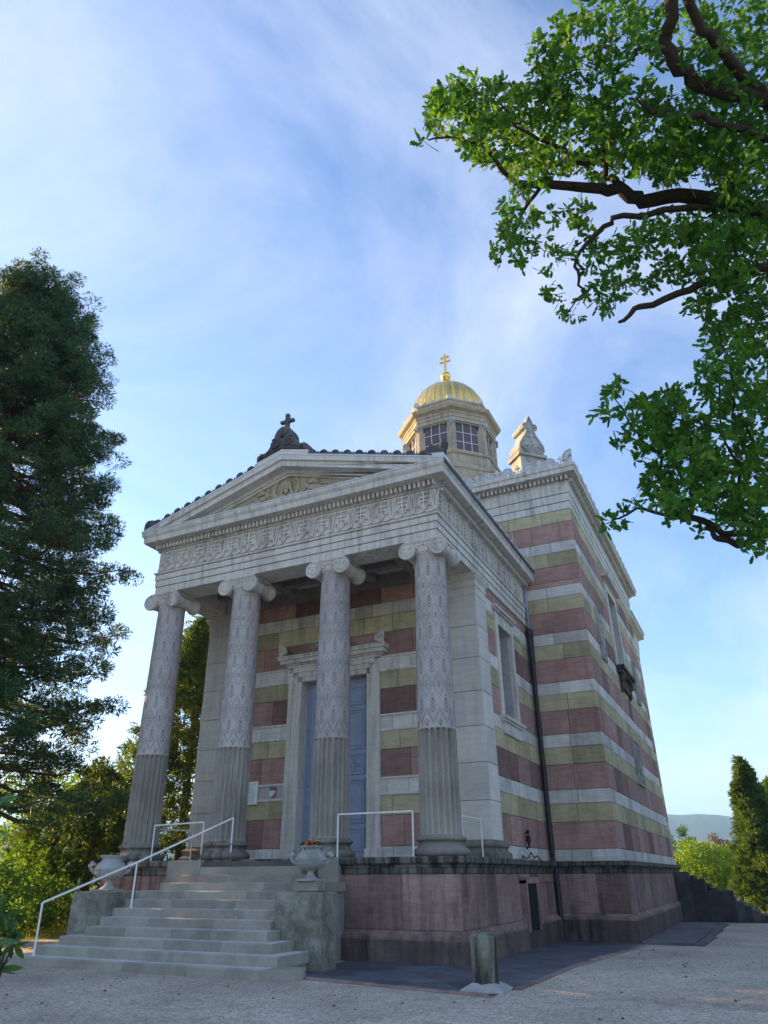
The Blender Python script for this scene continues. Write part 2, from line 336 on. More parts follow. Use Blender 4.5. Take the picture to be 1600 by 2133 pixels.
def link(name, mesh, parent=None, loc=None, rot=None, scale=None):
    o = bpy.data.objects.new(name, mesh); COL.objects.link(o)
    if parent is not None:
        o.parent = parent
        if parent.get('_o') is not None: o.matrix_parent_inverse = Matrix.Translation(-Vector(parent['_o']))
    if loc is not None: o.location = loc
    if rot is not None: o.rotation_euler = rot
    if scale is not None: o.scale = scale
    return o
def part(g, name, mat, parent, smooth=False, ang=None, **k): return link(name, g.mesh(name, mat, smooth, ang), parent, **k)
def thing(name, label, cat, loc, group=None):
    o = bpy.data.objects.new(name, None); COL.objects.link(o); o.location = loc; o['_o'] = tuple(map(float, loc)); o.empty_display_size = 0.2
    return tag(o, label, cat, group)
def tag(o, label, cat, group=None):
    o['label'] = label; o['category'] = cat
    if group: o['group'] = group
    return o
def kind(o, k): o['kind'] = k; return o
def np_mesh(name, V, F, mat, smooth=False):
    m = bpy.data.meshes.new(name); K = F.shape[1]
    m.vertices.add(len(V)); m.vertices.foreach_set('co', V.astype(np.float32).ravel())
    m.loops.add(F.size); m.loops.foreach_set('vertex_index', F.astype(np.int32).ravel())
    m.polygons.add(len(F)); m.polygons.foreach_set('loop_start', np.arange(0, F.size, K, dtype=np.int32))
    try: m.polygons.foreach_set('loop_total', np.full(len(F), K, dtype=np.int32))
    except Exception: pass
    m.update(calc_edges=True); m.validate(); m.materials.append(MAT[mat])
    return m
def unit(a): return a/(np.linalg.norm(a, axis=-1, keepdims=True)+1e-9)
def leaves(name, C, D, size, mat, parent, tmpl='diamond', width=0.5):
    """C centres, D long axes (both N,3), size (N,)"""
    N = len(C); D = unit(D); r = unit(rng.normal(size=(N, 3))); Sd = unit(np.cross(D, r)); Nn = np.cross(Sd, D)
    if tmpl == 'diamond': T = [(0, 0, 0), (0.45, width/2, 0.06), (1, 0, -0.04), (0.45, -width/2, 0.06)]; FF = [(0, 1, 2, 3)]
    elif tmpl == 'sprig':
        T = [(0, 0, 0), (0.5, width/2, 0), (1, 0, 0), (0.5, -width/2, 0), (0, 0, 0), (0.5, 0, width/2), (1.04, 0, 0), (0.5, 0, -width/2)]; FF = [(0, 1, 2, 3), (4, 5, 6, 7)]
    elif tmpl == 'oak':
        h = [(0, 0.02), (0.20, 0.10), (0.30, 0.20), (0.40, 0.12), (0.54, 0.29), (0.66, 0.15), (0.82, 0.22), (1.0, 0.05)]
        T = [(a, b, 0.10*b) for a, b in h]+[(a, -b, 0.10*b) for a, b in reversed(h)]; FF = [tuple(range(len(T)))]
    elif tmpl == 'lance': T = [(0, 0.01, 0), (0.3, width*0.42, 0.03), (0.62, width*0.5, 0), (0.88, width*0.25, -0.04), (1, 0, -0.08), (0.88, -width*0.25, -0.04), (0.62, -width*0.5, 0), (0.3, -width*0.42, 0.03)]; FF = [tuple(range(8))]
    T = np.array(T); k = len(T)
    V = C[:, None, :]+size[:, None, None]*(T[None, :, 0:1]*D[:, None, :]+T[None, :, 1:2]*Sd[:, None, :]+T[None, :, 2:3]*Nn[:, None, :])
    F = (np.arange(N)[:, None, None]*k+np.array(FF)[None]).reshape(-1, len(FF[0]))
    return link(name, np_mesh(name, V.reshape(-1, 3), F, mat), parent)
def gz(y): return -0.019*min(max(y, 0), 8)-0.005*min(max(y-8, 0), 14)

# ------------------------------------------------------------------ ground
g = G(); ys = [-400, -60, -20, 0, 8, 22, 60, 140, 400, 1200, 3000]; zs_ = [gz(y) if y <= 60 else -0.222-0.012*(y-60) for y in ys]; zs_[-1] = zs_[-2]-5
xs = [-3000, -400, -60, -8.5, 12, 60, 400, 3000]
vs = [(x, y, z) for y, z in zip(ys, zs_) for x in xs]
n = len(xs); g.add(vs, [(j*n+i, j*n+i+1, (j+1)*n+i+1, (j+1)*n+i) for j in range(len(ys)-1) for i in range(n-1)])
kind(part(g, 'gravel_ground', 'gravel', None), 'structure')
def sheet(name, mat, poly, dz):
    g = G(); g.add([(x, y, gz(y)+dz) for x, y in poly], [tuple(range(len(poly)))]); return kind(part(g, name, mat, None), 'structure')
# meadow beyond the gravel: left of the chapel and behind it
g = G(); gx = [-900, -60, -20, -9.2]; 
g.add([(x, y, gz(y)+0.006 if y <= 60 else -0.216-0.012*(y-60)) for y in (-400, -40, 0, 8, 22, 60, 400) for x in (gx if y < 8 else [-900, -60, -20, -7.6])], [(j*4+i, j*4+i+1, j*4+5+i, j*4+4+i) for j in range(6) for i in range(3)])
kind(part(g, 'meadow', 'meadow ground', None), 'structure')
g = G(); g.add([(x, y, (gz(y) if y <= 60 else -0.222-0.012*(y-60))+0.007) for y in (29, 60, 400) for x in (-7.6, 11, 30, 900)], [(j*4+i, j*4+i+1, j*4+5+i, j*4+4+i) for j in range(2) for i in range(3)])
kind(part(g, 'lawn', 'meadow ground', None), 'structure')
def hill(name, pts, depth):
    g = G(); k = len(pts); vs = []
    for f, zf in ((0.0, 1.0), (-0.25, 0.72), (-0.5, 0.38), (-0.8, 0.0), (0.3, 0.7), (0.8, 0.0)):
        for i, (x, y, z) in enumerate(pts):
            q = np.array((x, y)); q = q*(1+f*depth); w = 1+0.12*sin(i*2.1+f*9); vs.append((q[0], q[1], -25+(z+25)*zf*(w if f else 1)))
    order = [3, 2, 1, 0, 4, 5]; fs = []
    for a, b in zip(order[:-1], order[1:]):
        for i in range(k-1): fs.append((a*k+i, a*k+i+1, b*k+i+1, b*k+i))
    g.add(vs, fs); return kind(part(g, name, 'forested hill', None, smooth=True), 'structure')
hp = []
for i in range(60):
    x = -1200+i*60; z = 185+16*sin(x*0.0021+1.2)-max(0, x+150)*0.13+7*sin(x*0.013)+3*sin(x*0.031)
    hp.append((x*0.8, 2370, max(24, z*0.8)))
hill('distant_hill', hp, 0.5)
hp = []
for i in range(50):
    a = R_(200-i*2.0); x = 2370*cos(a); y = 2370*sin(a)
    hp.append((x, y, max(30, 132+18*sin(i*0.42+0.6)+6*sin(i*1.3))))
hill('wooded_ridge', hp, 0.4)

# ------------------------------------------------------------------ chapel
CH = thing('chapel', 'columned chapel of red, yellow and white striped stone with a golden dome', 'chapel', (0, 8, 0))
PT = 2.0                                                    # podium top
B0, BW, BR, BY = 1.92, 0.42, 0.785, 0.55
def courses(zmax, z0=1.92):
    out = []; z = B0
    while z < zmax:
        for h, k in ((BW, 'W'), (BR, 'R'), (BY, 'Y')):
            a, b = max(z, z0), min(z+h, zmax)
            if b-a > 0.05: out.append((a, b, k))
            z += h
    return out
BN = {'W': ('pale_limestone_block', 'pale limestone', 0.85), 'R': ('red_sandstone_block', 'red sandstone', 1.45), 'Y': ('yellow_sandstone_block', 'yellow sandstone', 1.2),
      'A': ('pilaster_block', 'anta limestone', 3.0), 'P': ('podium_block', 'podium red stone', 1.0), 'D': ('plinth_block', 'podium dark stone', 1.3)}
def block(parent, key, o, u, nn, u0, u1, z0, z1, t=0.1, rough=0.003):
    nm, mt, _ = BN[key]; c = 0.008; off = random.uniform(-rough, rough); j = 0.006; u0 += j; u1 -= j; z0 += j; z1 -= j
    o = np.array((*o, 0.0)); u = np.array((*u, 0.0)); nn = np.array((*nn, 0.0)); up = np.array((0, 0, 1.0))
    ring = lambda a, d: [o+u*p+up*q+nn*d for p, q in ((u0+a, z0+a), (u1-a, z0+a), (u1-a, z1-a), (u0+a, z1-a))]
    vs = ring(0, -t)+ring(0, off-c)+ring(c, off); fs = [(3, 2, 1, 0), (8, 9, 10, 11)]
    for r in range(2):
        for i in range(4): fs.append((r*4+i, r*4+(i+1) % 4, r*4+4+(i+1) % 4, r*4+4+i))
    return part(G().add(vs, fs), nm, mt, parent)
def blockwall(parent, o, u, nn, L, crs, opens=(), mul=1.0, t=0.1, joints=None):
    for ci, (z0, z1, key) in enumerate(crs):
        cuts = sorted({z0, z1} | {z for op in opens for z in op[2:4] if z0+0.03 < z < z1-0.03})
        for a, b in zip(cuts[:-1], cuts[1:]):
            iv = [(0.0, L)]
            for (p, q, s0, s1) in opens:
                if s0 < b-0.01 and s1 > a+0.01:
                    iv = [w for (x0, x1) in iv for w in ((x0, min(x1, p)), (max(x0, q), x1)) if w[1]-w[0] > 0.04]
            for (x0, x1) in iv:
                ln = BN[key][2]*mul; m = max(1, round((x1-x0)/ln+random.uniform(-0.3, 0.3)))
                js = [x0]+[x0+(x1-x0)*(i+random.uniform(-0.2, 0.2)*(m > 1))/m for i in range(1, m)]+[x1]
                for p, q in zip(js[:-1], js[1:]): block(parent, key, o, u, nn, p, q, a, b, t)

# --- nave (square main block)
NX, NY0, NY1, NZ = 6.99, 8.4, 23.2, 14.16
WY0, WY1, WZ0, WZ1 = 14.75, 16.85, 9.46, 12.95              # side window
g = G(); g.box(-NX+0.1, 6.5, NY0+0.1, NY1, -0.4, NZ)
for a in ((NY0+0.1, WY0-0.05, -0.4, NZ), (WY1+0.05, NY1, -0.4, NZ), (WY0-0.05, WY1+0.05, -0.4, WZ0-0.05), (WY0-0.05, WY1+0.05, WZ1+0.05, NZ)): g.box(6.5, NX-0.1, *a[:2], *a[2:])
nave = part(g, 'nave_wall', 'mortar', CH)
blockwall(nave, (-NX, NY0), (1, 0), (0, -1), 2*NX, courses(NZ), [(2.15, 2*NX-2.15, 0, 11.3)])
blockwall(nave, (NX, NY0+0.1), (0, 1), (1, 0), NY1-NY0-0.1, courses(NZ), [(WY0-NY0-0.15, WY1-NY0-0.05, WZ0-0.05, WZ1+0.05)])
g = G(); g.ring([(0.0, NZ), (0.025, NZ+0.01), (0.025, 14.455), (-0.02, 14.46), (-0.02, 14.485), (0.045, 14.49), (0.045, 14.805), (0.0, 14.81), (0.0, 14.835), (0.065, 14.84), (0.065, 15.26), (0.10, 15.30), (0.10, 15.33), (0.06, 15.34), (0.06, 15.49), (0.44, 15.53), (0.44, 15.70), (0.49, 15.75), (0.50, 15.86), (0.2, 15.90)], -NX, NX, NY0, NY1)
nent = part(g, 'nave_cornice', 'pale carved limestone', CH)
def dentils(name, parent, x0, x1, y0, y1, z0, z1, pitch, w, out, sides='FR'):
    g = G()
    if 'F' in sides:
        k = int((x1-x0)/pitch)
        for i in range(k+1):
            x = x0+(x1-x0)*i/k; g.box(x-w/2, x+w/2, y0-out, y0+0.02, z0, z1)
    if 'R' in sides:
        k = int((y1-y0)/pitch)
        for i in range(1, k+1):
            y = y0+(y1-y0)*i/k; g.box(x1-0.02, x1+out, y-w/2, y+w/2, z0, z1)
    if 'L' in sides:
        k = int((y1-y0)/pitch)
        for i in range(1, k+1):
            y = y0+(y1-y0)*i/k; g.box(x0-out, x0+0.02, y-w/2, y+w/2, z0, z1)
    return kind(part(g, name, 'pale carved limestone', parent), 'stuff')
dentils('dentils', nent, -NX-0.06, NX+0.06, NY0-0.06, NY1, 15.345, 15.505, 0.175, 0.095, 0.19)
g = G(); oc = [(3.2*cos(R_(22.5+45*k)), 14.95+3.2*sin(R_(22.5+45*k)), 18.9) for k in range(8)]
sq = [(-7.25, 8.15, 15.88), (7.25, 8.15, 15.88), (7.25, 23.45, 15.88), (-7.25, 23.45, 15.88)]
g.add(sq+[(x, y, z) for x, y, z in oc], [(0, 1, 4+6, 4+5), (1, 2, 4+0, 4+7), (2, 3, 4+2, 4+1), (3, 0, 4+4, 4+3), (1, 11, 10), (2, 5, 4), (3, 7, 6), (0, 9, 8), tuple(range(4, 12))])
part(g, 'nave_roof', 'roof tile clay', CH)
# rear chancel: a little narrower and lower
g = G(); g.box(-6.55, 6.55, NY1, 27.6, -0.4, 13.6)
rear = part(g, 'chancel_wall', 'mortar', CH)
blockwall(rear, (6.65, NY1+0.02), (0, 1), (1, 0), 4.4, courses(13.0))
g = G(); g.ring([(0.1, 13.0), (0.12, 13.3), (0.14, 13.32), (0.14, 13.62), (0.17, 13.64), (0.17, 14.1), (0.2, 14.15), (0.5, 14.3), (0.5, 14.5), (0.56, 14.55), (0.56, 14.66), (0.2, 14.7)], -6.55, 6.55, NY1+0.6, 27.6)
part(g, 'chancel_cornice', 'pale carved limestone', CH)

# --- podium
def podium(name, x0, x1, y0, y1, zb):
    g = G(); g.ring([(-0.02, zb), (-0.02, 1.69)], x0, x1, y0, y1); core = part(g, name, 'mortar', CH)
    g = G(); g.ring([(0.14, zb), (0.14, 0.40), (0.125, 0.42)], x0, x1, y0, y1); part(g, 'plinth', 'podium dark stone', core)
    g = G(); g.ring([(0.115, 0.415), (0.115, 0.47), (0.09, 0.50), (0.04, 0.535), (0.025, 0.57), (0.0, 0.585)], x0, x1, y0, y1); part(g, 'plinth_moulding', 'podium red stone', core)
    g = G(); g.ring([(0.0, 1.655), (0.02, 1.665), (0.02, 1.77), (0.045, 1.785), (0.05, 1.82), (0.09, 1.85), (0.135, 1.87), (0.14, 1.965), (0.12, PT-0.004), (0.0, PT)], x0, x1, y0, y1); part(g, 'podium_coping', 'weathered coping stone', core)
    return core
PX, PY = 5.123, -0.6415
pod = podium('portico_podium', -PX, PX, PY, 3.62, -0.35)
pcr = [(0.585, 1.655, 'P')]
blockwall(pod, (2.2, PY), (1, 0), (0, -1), PX-2.2, pcr, mul=1.6, t=0.05)
blockwall(pod, (-PX, PY), (1, 0), (0, -1), PX-2.4, pcr, mul=1.4, t=0.05)
blockwall(pod, (PX, PY+0.05), (0, 1), (1, 0), 3.62-PY-0.05, pcr, mul=0.85, t=0.05)
pd2 = podium('cella_podium', -4.98, 4.98, 3.0, 8.8, -0.35)
blockwall(pd2, (4.98, 3.63), (0, 1), (1, 0), 4.7, pcr, [(0.72, 1.75, 0.4, 1.42)], mul=0.8, t=0.05)
g = G(); g.box(4.9, 5.16, 4.25, 4.38, 0.3, 1.5); g.box(4.9, 5.16, 5.35, 5.48, 0.3, 1.5); g.box(4.9, 5.165, 4.25, 5.48, 1.42, 1.56); part(g, 'vent_frame', 'podium red stone', pd2)
g = G(); g.box(4.9, 5.125, 4.38, 5.35, 0.3, 1.42); part(g, 'cellar_vent', 'dark interior', pd2)
pd3 = podium('nave_podium', -NX-0.16, NX+0.16, NY0-0.16, NY1+0.1, -0.45)
blockwall(pd3, (4.9, NY0-0.16), (1, 0), (0, -1), NX+0.16-4.9, pcr, mul=1.1, t=0.05)
blockwall(pd3, (NX+0.16, NY0-0.11), (0, 1), (1, 0), NY1-NY0+0.2, pcr, mul=1.1, t=0.05)

# --- cella (portico room)
FY, AX, AY, AD, AW = 2.73, 4.9, 2.46, 3.38, 0.92
SX = 4.83
DX, DZ = 1.17, 7.16
g = G()
for s in (-1, 1): g.box(*sorted((s*1.22, s*4.4)), FY+0.1, 3.6, 1.9, 10.4)
g.box(-1.22, 1.22, FY+0.1, 3.6, DZ+0.05, 10.4)
fw = part(g, 'cella_front_wall', 'mortar', CH)
blockwall(fw, (-3.98, FY), (1, 0), (0, -1), 7.96, courses(10.35), [(3.98-DX-0.05, 3.98+DX+0.05, 0, DZ+0.05)], mul=0.8)
scs = []
for (z0, z1, k) in courses(10.3):
    if k == 'W' and z0 > 2.2:
        for a, b in ((-3.97, -1.6), (1.6, 3.97)):
            if z0 > 7.9: a, b = -3.97, 3.97
            if a == -3.97 and b == 3.97 and z0 < 9: continue
            scs += [(a, b, z1-0.03, z1+0.035), (a, b, z0-0.035, z0+0.03)]
scs += [(-3.975, -1.67, 1.99, 2.10), (1.67, 3.975, 1.99, 2.10)]
for a, b, z0, z1 in scs: part(G().box(a, b, FY-0.035, FY+0.02, z0, z1, 0.008), 'string_course', 'pale carved limestone', fw)
SWY0, SWY1, SWZ0, SWZ1 = 4.62, 6.0, 5.85, 8.74             # side window of the cella
for s in (1, -1):
    g = G()
    for a in ((3.0, SWY0-0.05, 1.9, 10.4), (SWY1+0.05, 8.5, 1.9, 10.4), (SWY0-0.05, SWY1+0.05, 1.9, SWZ0-0.05), (SWY0-0.05, SWY1+0.05, SWZ1+0.05, 10.4)): g.box(*sorted((s*4.4, s*(SX-0.1))), *a)
    g.box(*sorted((s*4.2, s*4.4)), 3.6, 8.5, 1.9, 10.4)
    sw = part(g, 'cella_side_wall', 'mortar', CH)
    if s == 1: blockwall(sw, (SX, AD), (0, 1), (1, 0), NY0-AD, courses(9.8), [(SWY0-AD-0.05, SWY1-AD+0.05, SWZ0-0.05, SWZ1+0.05)], mul=0.85)
    # anta: corner pilaster
    g = G(); x0, x1 = sorted((s*(AX-0.06), s*(AX-AW+0.0))); g.box(x0, x1, AY+0.06, AD, 1.9, 9.72)
    anta = part(g, 'corner_pilaster', 'mortar', CH)
    zz_ = [2.42+i*(9.05-2.42)/7 for i in range(8)]
    ac = [(a, b, 'A') for a, b in zip(zz_[:-1], zz_[1:])]
    xa, xb = sorted((s*AX, s*(AX-AW)))
    blockwall(anta, (xa, AY), (1, 0), (0, -1), AW, ac, t=0.08)
    if s == 1: blockwall(anta, (AX, AY+0.08), (0, 1), (1, 0), AD-AY-0.08, ac, t=0.08)
    else: blockwall(anta, (-AX+AW, AY+0.08), (0, 1), (1, 0), 0.3, ac, t=0.03)
    g = G(); g.ring([(0.16, 1.98), (0.16, 2.10), (0.15, 2.13), (0.10, 2.16), (0.07, 2.20), (0.08, 2.24), (0.12, 2.28), (0.12, 2.33), (0.05, 2.37), (0.01, 2.42)], xa, xb, AY, AD); part(g, 'pilaster_base', 'column base stone', anta)
    g = G(); g.ring([(0.005, 9.05), (0.005, 9.28), (0.03, 9.29), (0.03, 9.38), (0.02, 9.39), (0.02, 9.47), (0.06, 9.52), (0.10, 9.57), (0.10, 9.62), (0.13, 9.64), (0.13, 9.705)], xa, xb, AY, AD); part(g, 'pilaster_capital', 'anta limestone', anta)
# side window: stone surround, grille, glass
g = G(); e = 0.26; xx = (SX-0.42, SX+0.05)
g.box(*xx, SWY0-e, SWY0, SWZ0-0.0, SWZ1+e); g.box(*xx, SWY1, SWY1+e, SWZ0, SWZ1+e); g.box(*xx, SWY0, SWY1, SWZ1, SWZ1+e)
win = part(g, 'side_window', 'pale carved limestone', CH)
g = G(); g.box(SX-0.3, SX+0.03, SWY0-0.32, SWY1+0.32, SWZ1+0.26, SWZ1+0.40); g.box(SX-0.3, SX+0.10, SWY0-0.36, SWY1+0.36, SWZ1+0.40, SWZ1+0.46); g.box(SX-0.3, SX+0.17, SWY0-0.42, SWY1+0.42, SWZ1+0.46, SWZ1+0.56, 0.02); part(g, 'window_cornice', 'pale carved limestone', win)
g = G(); g.box(SX-0.4, SX+0.18, SWY0-0.38, SWY1+0.38, SWZ0-0.10, SWZ0, 0.02); g.box(SX-0.3, SX+0.12, SWY0-0.33, SWY1+0.33, SWZ0-0.16, SWZ0-0.10); g.box(SX-0.3, SX+0.06, SWY0-0.18, SWY1+0.18, SWZ0-0.50, SWZ0-0.16); part(g, 'window_sill', 'pale carved limestone', win)
g = G(); g.box(SX-0.41, SX-0.38, SWY0, SWY1, SWZ0, SWZ1); part(g, 'window_pane', 'dark interior', win)
bm = G().tube([(0, 0, SWZ0), (0, 0, SWZ1)], 0.0075, 6).mesh('grille_bar', 'iron bar')
for i in range(9): link("grille_bar", bm, win, loc=(SX-0.07, SWY0+(SWY1-SWY0)*(i+0.5)/9, 0))
cm = G().box(-0.006, 0.006, SWY0, SWY1, -0.02, 0.02).mesh('grille_crossbar', 'iron bar')
for z in (6.35, 7.3, 8.25): link('grille_crossbar', cm, win, loc=(SX-0.085, 0, z))

# --- door
g = G(); fo = 1.62
for s in (-1, 1):
    for a, b, y in ((1.17, 1.32, 0.02), (1.32, 1.47, 0.05), (1.47, 1.62, 0.085)): g.box(*sorted((s*a, s*b)), FY-y, FY+0.45, 2.28, DZ+(a-1.17))
    g.box(*sorted((s*1.15, s*1.66)), FY-0.12, FY+0.44, 1.99, 2.29)
    g.box(*sorted((s*1.621, s*1.78)), FY-0.06, FY+0.05, DZ-0.02, DZ+0.46)
for a, y in ((0.0, 0.02), (0.15, 0.05), (0.30, 0.085)): g.box(-1.17-a, 1.17+a, FY-y-0.0015, FY+0.45, DZ+a, DZ+a+0.15)
dfm = part(g, 'door_surround', 'pale carved limestone', CH)
g = G()
for hw, y, a, b in ((1.70, 0.12, 7.61, 7.68), (1.76, 0.18, 7.68, 7.73), (1.86, 0.28, 7.73, 7.85), (1.92, 0.34, 7.85, 7.93), (1.95, 0.37, 7.93, 7.97)): g.box(-hw, hw, FY-y, FY+0.05, a, b)
part(g, 'door_cornice', 'pale carved limestone', dfm)
def palm(R, th, half=0, rays=7, rim=0.16):
    """fan-shaped palmette standing on z=0, facing -y"""
    g = G(); pts = []
    a0, a1 = (-25, 205) if not half else ((-5, 95) if half > 0 else (85, 185))
    for i in range(15):
        a = R_(a0+(a1-a0)*i/14); pts.append((R*cos(a)*0.92, R*0.42+R*sin(a)))
    if half > 0: pts += [(0, 0)]
    elif half < 0: pts += [(0, 0)]
    else: pts += [(-R*0.55, 0), (R*0.55, 0)]
    g.prism(pts, (0, 0, 0), (1, 0, 0), (0, 0, 1), (0, th, 0))
    c = np.array((0, R*0.42))
    for i in range(rays):
        a = R_(a0+(a1-a0)*(i+0.5)/rays); d = np.array((cos(a)*0.92, sin(a)))
        g.ribbon([c+d*R*0.28, c+d*R*0.82], R*0.13, R*0.10, (0, 0, 0), (1, 0, 0), (0, 0, 1), (0, -1, 0))
    g.ribbon([c+np.array((cos(R_(a0+(a1-a0)*i/12))*0.92, sin(R_(a0+(a1-a0)*i/12))))*R*0.93 for i in range(13)], R*0.12, R*0.12, (0, 0, 0), (1, 0, 0), (0, 0, 1), (0, -1, 0))
    return g
def spiral(cx, cy, r0, turns, s=1, a0=0.0, n=26):
    return [(cx+s*r0*(1-i/n*0.88)*cos(a0+turns*2*pi*i/n), cy+r0*(1-i/n*0.88)*sin(a0+turns*2*pi*i/n)) for i in range(n+1)]
for s in (-1, 1): part(palm(0.30, 0.07, half=-s), 'door_palmette', 'pale carved limestone', dfm, loc=(s*1.88, FY-0.33, 7.965))
for s in (-1, 1):
    g = G(); g.ribbon(spiral(0, 0.16, 0.15, 1.6, s), 0.05, 0.07, (0, 0, 0), (1, 0, 0), (0, 0, 1), (0, 1, 0)); g.ribbon([(s*0.14, 0.03), (s*-0.1, 0.02), (s*-0.3, 0.02)], 0.05, 0.07, (0, 0, 0), (1, 0, 0), (0, 0, 1), (0, 1, 0))
    part(g, 'door_scroll', 'pale carved limestone', dfm, loc=(s*0.55, FY-0.30, 7.97))
g = G(); g.box(-1.17, -0.012, 3.10, 3.16, 2.02, DZ-0.02); g.box(0.012, 1.17, 3.10, 3.16, 2.02, DZ-0.02); g.box(-1.168, 1.168, 3.13, 3.2, 2.0, DZ-0.002); g.box(-0.05, 0.05, 3.075, 3.10, 2.03, DZ-0.03, 0.01)
door = part(g, 'door', 'blue painted wood', CH)
for s in (-1, 1):
    for z0, z1 in ((6.33, 6.92), (5.02, 6.22), (4.30, 4.91), (2.98, 4.19), (2.24, 2.87)):
        xa, xb = 0.21, 0.92; g = G(); w = xb-xa
        for ins, th, ww in ((0.0, 0.035, 0.055), (0.095, 0.022, 0.04)):
            a, b, c, d = xa+ins, xb-ins, z0+ins, z1-ins
            g.box(a, b, 3.10-th, 3.10, c, c+ww); g.box(a, b, 3.10-th, 3.10, d-ww, d); g.box(a, a+ww, 3.10-th, 3.10, c+ww, d-ww); g.box(b-ww, b, 3.10-th, 3.10, c+ww, d-ww)
        k = int((z1-z0-0.2)/0.05)
        for i in range(k): g.box(xb-0.085, xb-0.06, 3.08, 3.10, z0+0.1+i*0.05, z0+0.125+i*0.05)
        if z1-z0 < 0.65 and 4 < z0 < 5:                     # Alpha, cross with rho, omega
            O = ((xa+xb)/2, 3.10, (z0+z1)/2-0.02); A = ((1, 0, 0), (0, 0, 1), (0, -1, 0)); q = lambda p, w=0.028: g.ribbon(p, w, 0.03, O, *A)
            q([(0, -0.16), (0, 0.17)]); q([(-0.06, 0.10), (0.06, 0.10)]); q([(0.0, 0.06), (0.07, 0.05), (0.085, 0.0), (0.05, -0.045), (0.0, -0.05)]); q([(-0.045, -0.16), (0.045, -0.16)])
            q([(-0.19, -0.09), (-0.145, 0.05), (-0.10, -0.09)], 0.024); q([(-0.17, -0.04), (-0.12, -0.04)], 0.02)
            q([(0.125, 0.04), (0.115, -0.06), (0.14, -0.085), (0.16, -0.05), (0.185, -0.085), (0.21, -0.06), (0.20, 0.04)], 0.022)
        p = part(g, 'door_panel', 'blue painted wood', door); 
        if s < 0: p.location.x = -(xa+xb)
    g = G()
    for i in range(9): g.ball((s*1.05, 3.095, 2.4+i*0.55), (0.03, 0.025, 0.03), 6, 4)
    part(g, 'door_studs', 'blue painted wood', door, smooth=True)
g = G(); g.box(-1.3, 1.3, 3.205, 3.3, 1.9, DZ+0.2); part(g, 'door_lining', 'dark interior', dfm)
g = G(); g.box(-1.2, 1.2, 2.6, 3.3, 1.95, 2.02, 0.01); part(g, 'door_sill', 'step sandstone', dfm)

# --- columns
ZB, ZF, ZT = 2.44, 4.75, 9.30
def rad(z): t = (z-ZB)/(ZT-ZB); return 0.478-0.066*t+0.010*sin(pi*t)
def shaft_mesh():
    g = G(); n = 144; rows = [ZF+0.0, ZF+0.02]+[ZF+0.02+(ZT-0.1-ZF)*i/12 for i in range(1, 13)]+[ZT-0.06, ZT-0.04, ZT]
    vs = []
    for j, z in enumerate(rows):
        r = rad(z)+(0.016 if z >= ZT-0.045 else 0)
        for i in range(n): vs.append((r*cos(2*pi*i/n), r*sin(2*pi*i/n), z))
    g.add(vs, [(j*n+i, j*n+(i+1) % n, (j+1)*n+(i+1) % n, (j+1)*n+i) for j in range(len(rows)-1) for i in range(n)])
    return g.mesh('column', 'column pink stone', ang=50)
def flute_mesh():
    g = G(); n = 140; k = 7; rows = [(ZB-0.03, 0), (ZB, 0), (ZB+0.015, 0.45), (ZB+0.035, 0.75), (ZB+0.065, 1), (ZB+0.5, 1), (3.4, 1), (4.1, 1), (ZF-0.10, 1), (ZF-0.05, 0.85), (ZF-0.025, 0.6), (ZF-0.01, 0.3), (ZF+0.002, 0)]
    vs = []
    for z, m in rows:
        for i in range(n):
            ph = (i % k)/(k-1); w = max(0.0, 1-((ph-0.5)/0.40)**2) if i % k < k else 0
            # narrow the flute towards its rounded end
            ww = max(0.0, 1-((ph-0.5)/(0.40*(0.35+0.65*m)))**2) if m > 0 else 0
            r = rad(z)+0.004-0.085*math.sqrt(ww)*min(1, m*1.4); a = 2*pi*i/n; vs.append((r*cos(a), r*sin(a), z))
    g.add(vs, [(j*n+i, j*n+(i+1) % n, (j+1)*n+(i+1) % n, (j+1)*n+i) for j in range(len(rows)-1) for i in range(n)])
    return g.mesh('fluted_shaft', 'column grey stone', ang=32)
def base_mesh():
    pr = [(0.60, PT)]
    for i in range(9): a = -pi/2+pi*i/8; pr.append((0.565+0.075*cos(a), PT+0.085+0.085*sin(a)))
    pr += [(0.56, PT+0.18), (0.55, PT+0.20), (0.515, PT+0.225), (0.50, PT+0.26), (0.515, PT+0.29), (0.545, PT+0.305)]
    for i in range(9): a = -pi/2+pi*i/8; pr.append((0.53+0.05*cos(a), PT+0.355+0.045*sin(a)))
    pr += [(0.515, PT+0.405), (0.505, PT+0.42), (0.49, PT+0.44)]
    return G().lathe(pr, seg=56).mesh('column_base', 'column base stone', ang=45)
